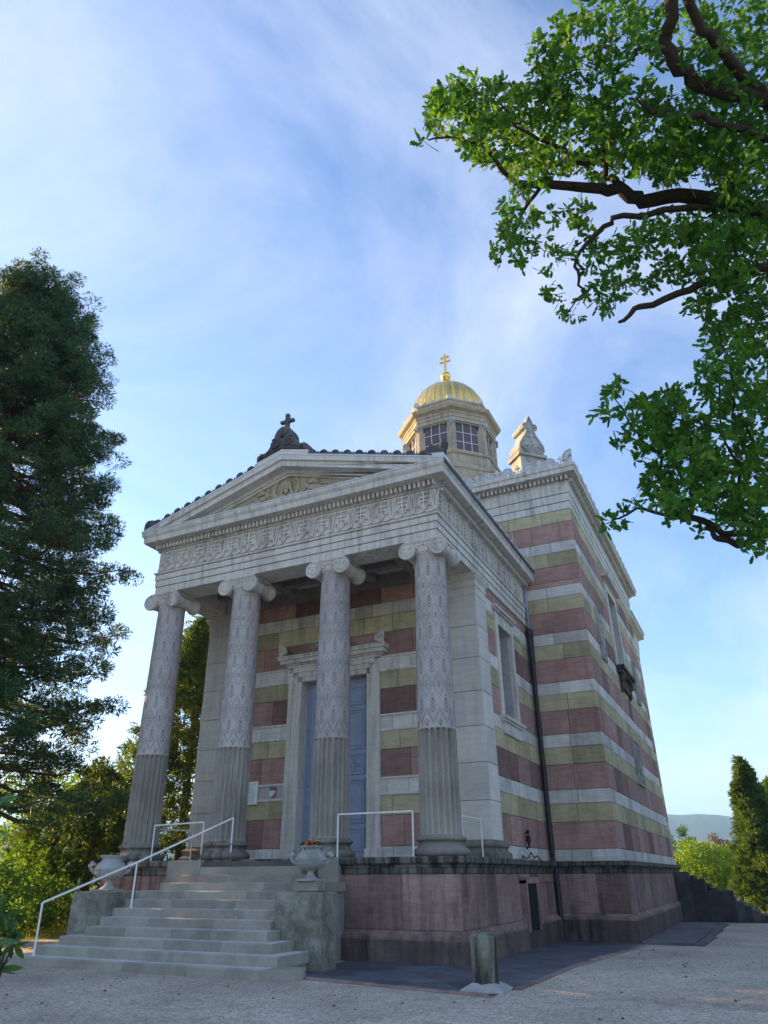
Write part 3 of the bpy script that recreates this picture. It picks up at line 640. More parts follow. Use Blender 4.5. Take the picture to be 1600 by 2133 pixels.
def capital_mesh():
    g = G(); random.seed(5)
    g.box(-0.54, 0.54, -0.47, 0.47, 9.655, 9.707, 0.012); g.box(-0.50, 0.50, -0.45, 0.45, 9.61, 9.655)
    g.box(-0.46, 0.46, -0.455, 0.455, 9.43, 9.61)
    g.lathe([(0.41, 9.26), (0.425, 9.29), (0.43, 9.31), (0.47, 9.36), (0.485, 9.41), (0.44, 9.45)], seg=40)
    for i in range(28):
        a = 2*pi*i/28; g.ball((0.455*cos(a), 0.455*sin(a), 9.365), (0.035, 0.035, 0.05), 6, 5)
    for s in (-1, 1):
        pr = [(0.245, -0.52), (0.25, -0.50), (0.245, -0.46), (0.20, -0.34), (0.165, -0.22), (0.175, -0.19), (0.165, -0.16), (0.158, -0.12), (0.172, -0.09), (0.158, -0.06), (0.155, -0.03), (0.172, 0.0)]
        pr = pr+[(r, -h) for r, h in reversed(pr[:-1])]
        g.lathe(pr, (s*0.455, 0, 9.405), 'y', 28)
        for f in (-1, 1):
            O = (s*0.455, f*0.52, 9.405); A = ((1, 0, 0), (0, 0, 1), (0, f, 0))
            g.ribbon([(0.225*cos(2*pi*i/20), 0.225*sin(2*pi*i/20)) for i in range(21)], 0.03, 0.02, O, *A)
            # small winged figure inside the scroll
            g.ball((O[0]+s*0.02, O[1], O[2]+0.10), (0.035, 0.03, 0.04), 7, 5); g.ball((O[0], O[1], O[2]+0.0), (0.06, 0.03, 0.09), 7, 5); g.ball((O[0]+0.01, O[1], O[2]-0.11), (0.07, 0.025, 0.06), 7, 5)
            for w in (-1, 1):
                g.ribbon([(w*0.05, 0.05), (w*0.12, 0.11), (w*0.16, 0.03), (w*0.13, -0.06)], 0.035, 0.025, O, *A); g.ribbon([(w*0.04, -0.06), (w*0.10, -0.13)], 0.03, 0.02, O, *A)
    for f in (-1, 1):
        O = (0, f*0.455, 9.50); A = ((1, 0, 0), (0, 0, 1), (0, f, 0))
        g.ribbon([(0, -0.10), (0, 0.11)], 0.035, 0.03, O, *A); g.ribbon([(-0.07, 0.03), (0.07, 0.03)], 0.032, 0.03, O, *A)
        for s in (-1, 1):
            g.ribbon(spiral(s*0.13, 0.0, 0.06, 1.3, s), 0.02, 0.025, O, *A); g.ribbon([(s*0.06, -0.06), (s*0.13, -0.085), (s*0.24, -0.02)], 0.02, 0.025, O, *A); g.ribbon([(-0.45*s, 0.10), (0, 0.135)], 0.02, 0.03, O, *A)
    return g.mesh('capital', 'pale carved limestone', ang=40)
def engraved_mesh():
    V = []; F = []
    def line(pts, w=0.012):
        P = [np.array(p, float) for p in pts]; k = len(V)
        for i in range(len(P)):
            t = P[min(i+1, len(P)-1)]-P[max(i-1, 0)]; t = t*np.array((0.45, 1)); t = t/(np.linalg.norm(t)+1e-9); m = np.array((-t[1]/0.45, t[0]))*w/2
            for q in (P[i]+m, P[i]-m):
                r = rad(q[1])+0.0025; V.append((r*cos(q[0]), r*sin(q[0]), q[1]))
        for i in range(len(P)-1): F.append((k+2*i, k+2*i+1, k+2*i+3, k+2*i+2))
    def arc(cx, cz, r, n=10, e=1.0): line([(cx+r/0.45*cos(2*pi*i/n), cz+r*e*sin(2*pi*i/n)) for i in range(n+1)], 0.012)
    N = 9; st = 2*pi/N
    def plant(a, z0, h):
        line([(a, z0), (a, z0+h*0.75)], 0.012)
        for i in range(4):
            z = z0+h*(0.08+0.17*i); sc = (1.0-0.17*i)*0.10
            for s in (-1, 1):
                line([(a+s*0.02, z), (a+s*sc*1.1, z+h*0.09), (a+s*sc*1.6, z+h*0.17)], 0.019)
        arc(a, z0+h*0.88, 0.028); line([(a-0.05, z0+h*0.70), (a+0.05, z0+h*0.70)], 0.014)
    rowsz = [5.78, 6.70, 7.56, 8.38]; ah = 0.34
    for ri, zc in enumerate(rowsz):
        for i in range(N):
            a = st*i
            for o in (0.0, 0.055):
                hh = ah-o*1.6; hw = st/2-o/0.45*0.9; L = [(a-hw, zc), (a, zc+hh), (a+hw, zc), (a, zc-hh), (a-hw, zc)]
                pts = []
                for p, q in zip(L[:-1], L[1:]): pts += [(p[0]+(q[0]-p[0])*t/4, p[1]+(q[1]-p[1])*t/4) for t in range(4)]
                line(pts+[L[-1]], 0.012 if o == 0 else 0.009)
            if (i+ri) % 2 == 0:
                s_ = 0.085 if ri % 2 == 0 else 0.065
                line([(a, zc-s_), (a, zc+s_)], 0.03); line([(a-s_/0.45, zc), (a+s_/0.45, zc)], 0.03)
                for u_ in (-1, 1):
                    for w_ in (-1, 1): line([(a+u_*0.07, zc+w_*0.03), (a+u_*0.13, zc+w_*0.055)], 0.014)
            else:
                arc(a, zc, 0.025)
                for k in range(4): arc(a+0.13*cos(pi/2*k), zc+0.075*sin(pi/2*k), 0.022, 7)
        for i in range(N): plant(st*(i+0.5), zc-0.70 if ri == 0 else zc-0.66, 0.50)
    for i in range(N): plant(st*(i+0.5), 8.62, 0.42)
    for o in (0.0, 0.06):
        pts = []
        for i in range(N*8+1):
            ph = (i/8) % 1; tri = abs(ph-0.5)*2; pts.append((st*i/8, 4.86+o+0.32*(1-tri)*1.0 if False else 4.84+o+0.34*tri))
        line(pts, 0.012)
    for i in range(N):
        for k in (-1, 0, 1): line([(st*(i+0.0)+k*0.03, 4.80), (st*(i+0.0)+k*0.12, 4.97-abs(k)*0.03)], 0.016)
    for i in range(N*2):                                     # small buds under the capital
        arc(st*i/2, 9.12, 0.025, 7); line([(st*i/2, 9.0), (st*i/2, 9.09)], 0.012)
    m = bpy.data.meshes.new('engraved_ornament'); m.from_pydata(V, [], F); m.materials.append(MAT['engraved line']); return m
M_s, M_f, M_b, M_c, M_e = shaft_mesh(), flute_mesh(), base_mesh(), capital_mesh(), engraved_mesh()
for i, x in enumerate((-4.478, -1.551, 1.551, 4.478)):
    c = link('column', M_s, CH, loc=(x, 0, 0)); rot = (0, 0, 0.4*i)
    for nm, me in (('fluted_shaft', M_f), ('column_base', M_b), ('capital', M_c), ('engraved_ornament', M_e)):
        o = bpy.data.objects.new(nm, me); COL.objects.link(o); o.parent = c
        if nm == 'engraved_ornament': o.rotation_euler = (0, 0, 0.37*i)
    c.rotation_euler = (0, 0, 0)

# --- entablature of the portico
EX, EY = 4.886, -0.4355
g = G(); g.ring([(-0.86, 10.28), (-0.86, 9.71), (0, 9.712), (0, 9.918), (-0.035, 9.922), (-0.035, 9.944), (0.022, 9.948), (0.022, 10.138), (-0.013, 10.142), (-0.013, 10.164), (0.044, 10.168), (0.044, 10.335), (0.01, 10.34), (0.01, 10.362), (0.075, 10.37), (0.085, 10.41), (0.085, 10.425), (-0.02, 10.43), (0.0, 10.45), (0.0, 11.15), (-0.02, 11.17), (0.04, 11.19), (0.045, 11.22), (0.04, 11.225), (0.04, 11.375), (0.41, 11.41), (0.415, 11.58), (0.45, 11.62), (0.48, 11.68), (0.485, 11.765), (0.0, 11.78)], -EX, EX, EY, 8.6)
ent = part(g, 'entablature', 'pale carved limestone', CH)
dentils('dentils', ent, -EX-0.03, EX+0.03, EY-0.04, 8.3, 11.225, 11.372, 0.142, 0.078, 0.15, 'FRL')
def frieze_mesh():
    g = G(); O = (0, 0, 0); A = ((1, 0, 0), (0, 0, 1), (0, -1, 0)); d = 0.055
    q = lambda p, w=0.03: g.ribbon(p, w, d, O, *A)
    q([(0, 0.16), (0, 0.69)], 0.045); q([(-0.13, 0.50), (0.13, 0.50)], 0.042)
    for s in (-1, 1):
        q([(s*0.02, 0.40), (s*0.10, 0.36)], 0.028); q([(s*0.02, 0.64), (s*0.09, 0.67), (s*0.12, 0.62)], 0.03)
        q([(0, 0.13), (s*0.07, 0.20), (s*0.12, 0.28), (s*0.17, 0.28), (s*0.185, 0.22)], 0.034); q([(0, 0.17), (s*0.045, 0.27)], 0.026)
        q([(0, 0.10), (s*0.06, 0.055), (s*0.16, 0.03), (s*0.26, 0.055), (s*0.325, 0.10)], 0.026)
    for xo in (0.325,):
        for s in (-1, 1):
            q([(xo+s*0.03, 0.13), (xo+s*0.06, 0.28), (xo+s*0.085, 0.48), (xo+s*0.13, 0.63), (xo+s*0.18, 0.675), (xo+s*0.225, 0.64), (xo+s*0.215, 0.59)], 0.034)
            q([(xo+s*0.018, 0.20), (xo+s*0.035, 0.42), (xo+s*0.045, 0.66)], 0.020)
        q([(xo, 0.07), (xo, 0.18)], 0.07); q([(xo-0.03, 0.15), (xo+0.03, 0.15)], 0.03)
    return g.mesh('frieze_ornament', 'pale carved limestone')
fm = frieze_mesh(); NF = 15; pf = 2*EX/NF
for i in range(NF): link('frieze_ornament', fm, ent, loc=(-EX+pf*(i+0.5), EY, 10.44))
for i in range(12): link('frieze_ornament', fm, ent, loc=(EX, EY+pf*(i+0.62), 10.44), rot=(0, 0, pi/2))
# porch ceiling: coffer ribs
g = G()
for x in (-3.0, -1.5, 0.0, 1.5, 3.0): g.box(x-0.16, x+0.16, 0.42, 2.74, 10.02, 10.3)
for y in (0.95, 1.75): g.box(-4.03, 4.03, y-0.13, y+0.13, 10.06, 10.3)
g.box(-4.03, 4.03, 0.40, 0.60, 9.9, 10.3); g.box(-4.03, 4.03, 2.6, 2.75, 9.85, 10.3); part(g, 'porch_ceiling', 'soffit stone', ent)
# --- pediment
HX, AZ, BZ = EX+0.485, 13.36, 11.78
sl_ = (AZ-BZ)/HX
def chevron(g, top, th, y0, y1, hx):
    """inverted V beam: top = apex height, th = vertical thickness"""
    for s in (-1, 1):
        zt = lambda x: top-sl_*x
        lo = max(0.0, (top-th-BZ)/sl_)
        p = [(0, top), (s*hx, zt(hx)), (s*hx, max(BZ, zt(hx)-th)), (s*min(hx, lo), max(BZ, top-th-sl_*min(hx, lo))), (0, top-th)]
        if s < 0: p = p[::-1]
        g.prism(p, (0, y0, 0), (1, 0, 0), (0, 0, 1), (0, y1-y0, 0))
ped = G(); chevron(ped, AZ, 0.17, EY-0.485, -0.2, HX); chevron(ped, AZ-0.17, 0.20, EY-0.41, -0.2, HX-0.45); chevron(ped, AZ-0.37, 0.10, EY-0.10, -0.2, HX-1.0); chevron(ped, AZ-0.47, 0.07, EY-0.03, -0.2, HX-1.3)
ped = part(ped, 'pediment', 'pale carved limestone', CH)
g = G(); g.prism([(-4.3, BZ), (4.3, BZ), (0, AZ-0.4)], (0, EY+0.06, 0), (1, 0, 0), (0, 0, 1), (0, 0.2, 0)); part(g, 'tympanum', 'cream tympanum stone', ped)
g = G(); chevron(g, AZ+0.045, 0.05, EY-0.50, -0.1, HX+0.02); g.box(-HX-0.01, HX+0.01, EY-0.497, EY+0.06, 11.77, 11.805); part(g, 'lead_flashing', 'lead flashing', ped)
# relief: medallion with a bearded head, two flying angels
TY = EY+0.06; g = G(); mc = (-0.05, TY, 12.42); A = ((1, 0, 0), (0, 0, 1), (0, -1, 0))
g.ribbon([(0.44*cos(2*pi*i/32), 0.44*sin(2*pi*i/32)) for i in range(33)], 0.06, 0.06, mc, *A)
for i in range(32):
    a = 2*pi*i/32; g.ribbon([(0.25*cos(a), 0.25*sin(a)), (0.39*cos(a), 0.39*sin(a))], 0.022, 0.02, mc, *A)
g.ball((mc[0], TY-0.06, mc[2]+0.04), (0.115, 0.11, 0.155), 12, 10); g.ball((mc[0], TY-0.07, mc[2]-0.12), (0.075, 0.08, 0.11), 10, 8)
for s in (-1, 1):
    g.tube([(mc[0]+s*0.03, TY-0.09, mc[2]+0.20), (mc[0]+s*0.13, TY-0.08, mc[2]+0.12), (mc[0]+s*0.15, TY-0.06, mc[2]-0.05), (mc[0]+s*0.20, TY-0.05, mc[2]-0.2), (mc[0]+s*0.28, TY-0.03, mc[2]-0.26)], [0.05, 0.06, 0.055, 0.05, 0.03], 7)
    g.ball((mc[0]+s*0.045, TY-0.165, mc[2]+0.055), (0.025, 0.012, 0.014), 6, 4); g.ball((mc[0]+s*0.16, TY-0.04, mc[2]-0.28), (0.16, 0.07, 0.09), 8, 6)
g.tube([(mc[0], TY-0.16, mc[2]+0.08), (mc[0], TY-0.195, mc[2]-0.01)], [0.014, 0.024], 6); g.tube([(mc[0]-0.045, TY-0.15, mc[2]-0.065), (mc[0]+0.045, TY-0.15, mc[2]-0.065)], 0.012, 5)
part(g, 'relief_medallion', 'cream tympanum stone', ped, ang=50)
for s in (-1, 1):
    g = G(); q = lambda x, z, r, dd=0.07: g.ball((mc[0]+s*x, TY-0.03, mc[2]+z), r, 9, 7)
    q(0.66, 0.03, (0.055, 0.07, 0.07)); q(0.74, -0.09, (0.09, 0.07, 0.10)); q(0.90, -0.17, (0.16, 0.06, 0.09)); q(1.12, -0.21, (0.17, 0.05, 0.065)); q(1.34, -0.24, (0.14, 0.04, 0.045))
    T = lambda pts, r: g.tube([(mc[0]+s*x, TY-0.05, mc[2]+z) for x, z in pts], r, 6)
    T([(0.72, -0.02), (0.62, -0.12), (0.55, -0.2)], [0.035, 0.03, 0.02]); T([(0.78, -0.06), (0.66, -0.2), (0.58, -0.28)], [0.035, 0.03, 0.02]); T([(1.0, -0.12), (1.25, -0.13), (1.48, -0.20)], [0.035, 0.03, 0.012]); T([(0.62, 0.09), (0.67, 0.11), (0.72, 0.07)], [0.025, 0.035, 0.025])
    for k in range(5): T([(0.78, 0.0), (0.92+0.03*k, 0.10-0.035*k), (1.10+0.03*k, 0.13-0.05*k)], [0.03, 0.035, 0.012])
    for k in range(3): T([(0.95, -0.2-0.03*k), (1.2, -0.26-0.02*k), (1.42+0.04*k, -0.29)], [0.025, 0.025, 0.012])
    part(g, 'relief_angel', 'cream tympanum stone', ped, ang=60)
# roof and tile ends
g = G()
for s in (-1, 1): g.add([(0, EY-0.3, AZ+0.09), (s*(HX-0.02), EY-0.3, BZ+0.09), (s*(HX-0.02), 8.45, BZ+0.09), (0, 8.45, AZ+0.09), (0, EY-0.3, AZ), (s*(HX-0.02), EY-0.3, BZ), (s*(HX-0.02), 8.45, BZ), (0, 8.45, AZ)], [(0, 1, 2, 3), (4, 7, 6, 5), (0, 4, 5, 1), (1, 5, 6, 2)])
rf = part(g, 'portico_roof', 'roof tile clay', CH)
def tile_mesh():
    g = G(); R, n = 0.155, 10
    for r0, r1, y in ((R, R-0.04, -0.02), (R-0.075, R-0.10, -0.02)):
        p = [(r0*cos(pi*i/n), r0*sin(pi*i/n)) for i in range(n+1)]+[(r1*cos(pi*i/n), r1*sin(pi*i/n)) for i in range(n, -1, -1)]
        g.prism(p, (0, y, 0), (1, 0, 0), (0, 0, 1), (0, 0.25, 0))
    g.prism([((R-0.03)*cos(pi*i/n), (R-0.03)*sin(pi*i/n)) for i in range(n+1)], (0, 0.0, 0), (1, 0, 0), (0, 0, 1), (0, 0.8, 0))
    g.box(R, R+0.11, 0.0, 0.8, -0.02, 0.05); g.add([(R+0.03, -0.01, 0.05), (R+0.08, -0.01, 0.05), (R+0.055, -0.01, 0.12), (R+0.055, 0.1, 0.07)], [(0, 1, 2), (0, 2, 3), (1, 3, 2)])
    return g.mesh('roof_tile', 'roof tile clay', ang=40)
tm = tile_mesh(); ang = math.atan(sl_)
for s in (-1, 1):
    for i in range(10):
        x = 1.12+i*0.405; link('roof_tile', tm, rf, loc=(s*x, EY-0.47, AZ+0.05-sl_*x), rot=(0, s*ang, 0))
for x_ in (HX-0.05, -HX-0.012): part(G().box(x_, x_+0.062, EY-0.46, 8.32, 11.665, 11.80), 'eave_gutter', 'black weathered stone', rf)
# acroteria
AZ2 = AZ+0.05
def acro_center():
    g = G(); p = [(0, 0.14), (0.93, -0.12), (0.94, 0.10), (0.80, 0.20), (0.64, 0.16), (0.50, 0.30), (0.40, 0.48), (0.33, 0.60), (0.31, 0.76), (0.22, 0.93), (0.08, 1.02)]
    p = p+[(-x, z) for x, z in reversed(p[1:])]
    g.prism(p[::-1], (0, EY-0.46, AZ2), (1, 0, 0), (0, 0, 1), (0, 0.46, 0)); O = (0, EY-0.46, AZ2); A = ((1, 0, 0), (0, 0, 1), (0, -1, 0))
    for s in (-1, 1):
        g.ribbon(spiral(s*0.27, 0.40, 0.19, 2.0, s, 1.0), 0.05, 0.06, O, *A); g.ribbon(spiral(s*0.78, 0.06, 0.11, 1.2, s, 2.0), 0.04, 0.05, O, *A)
        g.ribbon([(s*0.34, 0.22), (s*0.5, 0.16), (s*0.66, 0.10)], 0.06, 0.05, O, *A); g.ribbon([(s*0.05, 0.20), (s*0.4, 0.10), (s*0.88, -0.04)], 0.05, 0.05, O, *A)
        for k in range(3): g.ribbon([(s*0.02, 0.60), (s*(0.05+0.07*k), 0.78), (s*(0.03+0.08*k), 0.92-0.06*k)], 0.04, 0.05, O, *A)
    return g
a = part(acro_center(), 'gable_ornament', 'black weathered stone', ped)
g = G(); g.box(-0.06, 0.06, EY-0.30, EY-0.18, AZ2+1.0, AZ2+1.62, 0.012); g.box(-0.25, 0.25, EY-0.297, EY-0.183, AZ2+1.28, AZ2+1.39, 0.012); part(g, 'stone_cross', 'black weathered stone', a)
g = G(); p = [(-0.97, -0.16), (0.97, -0.16), (0, 0.15)]; g.prism([(0.98, -0.28), (0.98, -0.13), (0, 0.15), (-0.98, -0.13), (-0.98, -0.28), (0, 0.0)], (0, EY-0.475, AZ2), (1, 0, 0), (0, 0, 1), (0, 0.5, 0)); part(g, 'ornament_base', 'pale carved limestone', a)
# right corner: winged head; left corner: scrolled palmette
bx = HX-0.35
g = G(); g.prism([(-0.75, 0.16), (0.34, -0.10), (0.34, 0.10), (-0.35, 0.22)], (bx, EY-0.47, BZ+0.08), (1, 0, 0), (0, 0, 1), (0, 0.5, 0)); ca = part(g, 'corner_ornament_base', 'lead flashing', ped)
g = G(); X0, Z0, Y0 = bx, BZ+0.20, EY-0.25
g.ball((X0+0.28, Y0, Z0+0.30), (0.12, 0.13, 0.15), 10, 8); g.ball((X0+0.30, Y0, Z0+0.36), (0.13, 0.14, 0.12), 10, 8); g.tube([(X0+0.3, Y0, Z0+0.22), (X0+0.22, Y0, Z0+0.05), (X0+0.05, Y0, Z0-0.02)], [0.09, 0.14, 0.15], 8); g.ball((X0+0.40, Y0, Z0+0.28), (0.03, 0.03, 0.03), 6, 4)
for s in (-1, 1):
    for k in range(6): g.tube([(X0+0.22, Y0+s*0.08, Z0+0.10), (X0-0.02-0.03*k, Y0+s*0.17, Z0+0.30-0.05*k), (X0-0.30-0.06*k, Y0+s*0.15, Z0+0.16-0.045*k)], [0.05, 0.06, 0.018], 6)
part(g, 'winged_head', 'black weathered stone', ca, ang=60)
g = G(); g.prism([(0.62, 0.10), (-0.34, -0.12), (-0.36, 0.16), (-0.30, 0.30), (-0.12, 0.36), (0.06, 0.32), (0.2, 0.24)], (-bx, EY-0.42, BZ+0.10), (1, 0, 0), (0, 0, 1), (0, 0.45, 0))
g.ribbon(spiral(-0.14, 0.16, 0.15, 1.6, 1, 1.5), 0.05, 0.05, (-bx, EY-0.42, BZ+0.10), (1, 0, 0), (0, 0, 1), (0, -1, 0)); g.ribbon([(0.02, 0.1), (0.25, 0.15), (0.5, 0.12)], 0.06, 0.05, (-bx, EY-0.42, BZ+0.10), (1, 0, 0), (0, 0, 1), (0, -1, 0))
part(g, 'scroll_ornament', 'black weathered stone', ped)
# antefixes on the eaves
am = palm(0.17, 0.06, rays=5).mesh('antefix', 'lead flashing')
for i in range(14): link('antefix', am, rf, loc=(HX-0.10, EY+0.25+i*0.6, BZ+0.05), rot=(0, 0, pi/2))
# cresting along the nave eaves
pm_ = palm(0.27, 0.07, rays=9).mesh('palmette', 'lead flashing')
def cross_mesh():
    g = G(); g.box(-0.028, 0.028, 0, 0.055, 0, 0.40); g.box(-0.115, 0.115, 0.002, 0.053, 0.24, 0.30)
    for s in (-1, 1): g.ribbon(spiral(s*0.13, 0.09, 0.085, 1.3, s, -1.3), 0.03, 0.05, (0, 0.05, 0), (1, 0, 0), (0, 0, 1), (0, -1, 0)); g.ribbon([(0, 0.02), (s*0.26, 0.015)], 0.035, 0.05, (0, 0.05, 0), (1, 0, 0), (0, 0, 1), (0, -1, 0))
    return g.mesh('crest_cross', 'lead flashing')
xm = cross_mesh(); yc, zc = NY0-0.42, 15.89
for i in range(8):
    x = 7.42-0.02-(i)*0.86
    if i == 0: part(palm(0.42, 0.07, half=-1), 'corner_palmette', 'lead flashing', nent, loc=(x, yc, zc))
    else: link('palmette', pm_, nent, loc=(x, yc, zc))
    link('crest_cross', xm, nent, loc=(x-0.43, yc, zc))
for i in range(17): link('palmette', pm_, nent, loc=(7.42, NY0+0.45+i*0.86, zc), rot=(0, 0, pi/2), scale=(0.8, 0.8, 0.8))
# big scrolled corner acroteria, set diagonally
def heart():
    p = [(-0.50, 0), (-0.60, 0.16), (-0.58, 0.40), (-0.44, 0.62), (-0.28, 0.86), (-0.18, 1.08), (-0.20, 1.18), (-0.32, 1.22), (-0.36, 1.34), (-0.28, 1.46), (-0.16, 1.46), (-0.12, 1.60), (0, 1.86)]
    p = p+[(-x, z) for x, z in reversed(p[:-1])]
    g = G(); g.prism(p[::-1], (0, 0, 0), (1, 0, 0), (0, 0, 1), (0, 0.85, 0)); O = (0, 0, 0); A = ((1, 0, 0), (0, 0, 1), (0, -1, 0))
    g.ribbon([(x*0.93, 0.03+z*0.975) for x, z in p], 0.07, 0.05, O, *A)
    for s in (-1, 1): g.ribbon(spiral(s*0.27, 0.25, 0.21, 1.8, s, 2.4), 0.06, 0.05, O, *A); g.ribbon(spiral(s*0.26, 1.33, 0.09, 1.3, s, 2.0), 0.04, 0.05, O, *A); g.ribbon([(s*0.06, 0.50), (s*0.10, 0.34), (s*0.08, 0.14)], 0.05, 0.04, O, *A)
    g.ribbon([(0, 0.55), (0, 1.12)], 0.07, 0.05, O, *A); g.ribbon([(-0.17, 0.86), (0.17, 0.86)], 0.07, 0.05, O, *A)
    return g
hm = heart().mesh('corner_acroterion', 'urn stone'); 
for x, rz in ((5.75, pi/4), (-5.75, -pi/4)):
    o = link('corner_acroterion', hm, nent, loc=(x, 8.75, 17.15), rot=(0, 0, rz))
    g = G(); g.box(-0.66, 0.66, -0.06, 0.90, -0.14, 0.0); g.box(-0.56, 0.56, 0.04, 0.8, -1.6, -0.14); q = bpy.data.objects.new('acroterion_pedestal', g.mesh('acroterion_pedestal', 'urn stone')); COL.objects.link(q); q.parent = o

# --- nave side window and relief panels
g = G(); e = 0.34; xx = (NX-0.5, NX+0.06)
g.box(*xx, WY0-e, WY0, WZ0, WZ1+e); g.box(*xx, WY1, WY1+e, WZ0, WZ1+e); g.box(*xx, WY0, WY1, WZ1, WZ1+e)
nw = part(g, 'nave_window', 'pale carved limestone', CH)
g = G(); g.box(NX-0.46, NX-0.43, WY0, WY1, WZ0, WZ1); part(g, 'window_pane', 'dark window glass', nw)
g = G(); g.box(NX-0.2, NX+0.10, WY0-0.42, WY1+0.42, WZ1+0.34, WZ1+0.46); g.box(NX-0.2, NX+0.28, WY0-0.62, WY1+0.62, WZ1+0.46, WZ1+0.60, 0.02); part(g, 'window_cornice', 'pale carved limestone', nw)
for y in (WY0-0.3, (WY0+WY1)/2, WY1+0.3): link('window_palmette', am, nw, loc=(NX+0.24, y, WZ1+0.58), rot=(0, 0, pi/2))
g = G(); g.box(NX-0.4, NX+0.34, WY0-0.5, WY1+0.5, WZ0-0.16, WZ0, 0.02); g.box(NX-0.3, NX+0.24, WY0-0.42, WY1+0.42, WZ0-0.30, WZ0-0.16); part(g, 'window_sill', 'weathered coping stone', nw)
for y in (WY0-0.1, WY1-0.15):
    g = G(); g.prism([(0, -0.3), (0.26, -0.3), (0.28, -0.5), (0.16, -0.62), (0.18, -0.85), (0.06, -1.02), (0, -1.05)], (NX-0.02, y, WZ0), (1, 0, 0), (0, 0, 1), (0, 0.28, 0)); part(g, 'sill_bracket', 'weathered coping stone', nw)
g = G(); g.box(NX-0.02, NX+0.10, WY0+0.18, WY1-0.15, WZ0-0.85, WZ0-0.30); part(g, 'sill_apron', 'weathered coping stone', nw)
def relief_panel(y0, y1, z0, z1):
    w, h = y1-y0, z1-z0; g = G(); O = (0, 0, 0); A = ((1, 0, 0), (0, 0, 1), (0, -1, 0))
    g.box(-w/2, w/2, -0.02, 0.05, -h/2, h/2)
    g.ribbon([(-w/2+0.03, -h/2+0.03), (w/2-0.03, -h/2+0.03), (w/2-0.03, h/2-0.03), (-w/2+0.03, h/2-0.03), (-w/2+0.03, -h/2)], 0.07, 0.06, O, *A)
    g.ribbon([(0, -h*0.4), (0, h*0.4)], 0.06, 0.06, O, *A)
    k = max(3, int(h/0.4))
    for i in range(k):
        z = -h*0.4+h*0.8*(i+0.4)/k
        for s in (-1, 1): g.ribbon(spiral(s*w*0.22, z, w*0.15, 1.3, s, 2.6), 0.05, 0.06, O, *A)
    return part(g, 'relief_panel', 'urn stone', CH, loc=(NX+0.022, (y0+y1)/2, (z0+z1)/2), rot=(0, 0, pi/2))
relief_panel(10.72, 11.7, 8.9, 10.95); relief_panel(19.7, 20.6, 8.9, 10.95); relief_panel(15.15, 16.85, 4.85, 6.62)

# --- lantern and dome
LX, LY = 0.0, 14.95
def octp(R): return [(R*cos(R_(22.5+45*k)), R*sin(R_(22.5+45*k))) for k in range(8)]
def octring(g, prof):
    vs = []
    for R, z in prof: vs += [(LX+x, LY+y, z) for x, y in octp(R)]
    return g.add(vs, [(j*8+i, j*8+(i+1) % 8, j*8+8+(i+1) % 8, j*8+8+i) for j in range(len(prof)-1) for i in range(8)]+[tuple(range(7, -1, -1)), tuple((len(prof)-1)*8+i for i in range(8))])
g = G(); octring(g, [(3.05, 18.4), (3.05, 19.55), (3.1, 19.6), (3.1, 19.72), (2.85, 19.78), (2.85, 20.0), (2.62, 20.05), (2.62, 20.62), (2.72, 20.68), (2.74, 20.80), (2.6, 20.85), (2.42, 20.9), (2.42, 20.95)])
octring(g, [(2.50, 22.78), (2.50, 22.98), (2.54, 22.99), (2.54, 23.18), (2.60, 23.22), (2.60, 23.32), (2.80, 23.42), (2.84, 23.5), (2.88, 23.6), (2.7, 23.66)])
lan = part(g, 'lantern', 'golden sandstone', CH)
g = G(); octring(g, [(2.1, 20.9), (2.1, 22.8)]); part(g, 'lantern_core', 'dark interior', lan)
RV, AP = 2.44, 2.44*cos(R_(22.5))
for k in range(8):
    a = R_(22.5+45*k); c_, s_ = cos(a), sin(a); w = 0.19
    g = G(); pr = [(-0.16, -w), (0.10, -w), (0.10, w), (-0.16, w)]
    # pilaster on each corner, folded along both faces
    P = [(-0.30, -0.26), (-0.02, -0.17), (0.06, -0.11), (0.06, 0.11), (-0.02, 0.17), (-0.30, 0.26)]
    vs = []
    for z in (20.9, 22.45): vs += [(LX+RV*c_+p*c_-q*s_, LY+RV*s_+p*s_+q*c_, z) for p, q in P]
    n = len(P); g.add(vs, [(i, (i+1) % n, n+(i+1) % n, n+i) for i in range(n)]+[tuple(range(n-1, -1, -1)), tuple(range(n, 2*n))])
    pil = part(g, 'lantern_pilaster', 'golden sandstone', lan)
    g = G(); x, y = LX+(RV+0.0)*c_, LY+(RV+0.0)*s_
    g.lathe([(0.17, 22.44), (0.18, 22.50), (0.17, 22.56), (0.22, 22.66), (0.26, 22.74), (0.26, 22.79)], (x-0.06*c_, y-0.06*s_, 0), 'z', 12)
    for j in (-1, 1): g.ball((x+0.12*c_-j*0.15*s_, y+0.12*s_+j*0.15*c_, 22.68), 0.075, 8, 6); g.ball((x+0.14*c_-j*0.07*s_, y+0.14*s_+j*0.07*c_, 22.55), 0.06, 7, 5)
    part(g, 'pilaster_capital', 'urn stone', lan, ang=50)
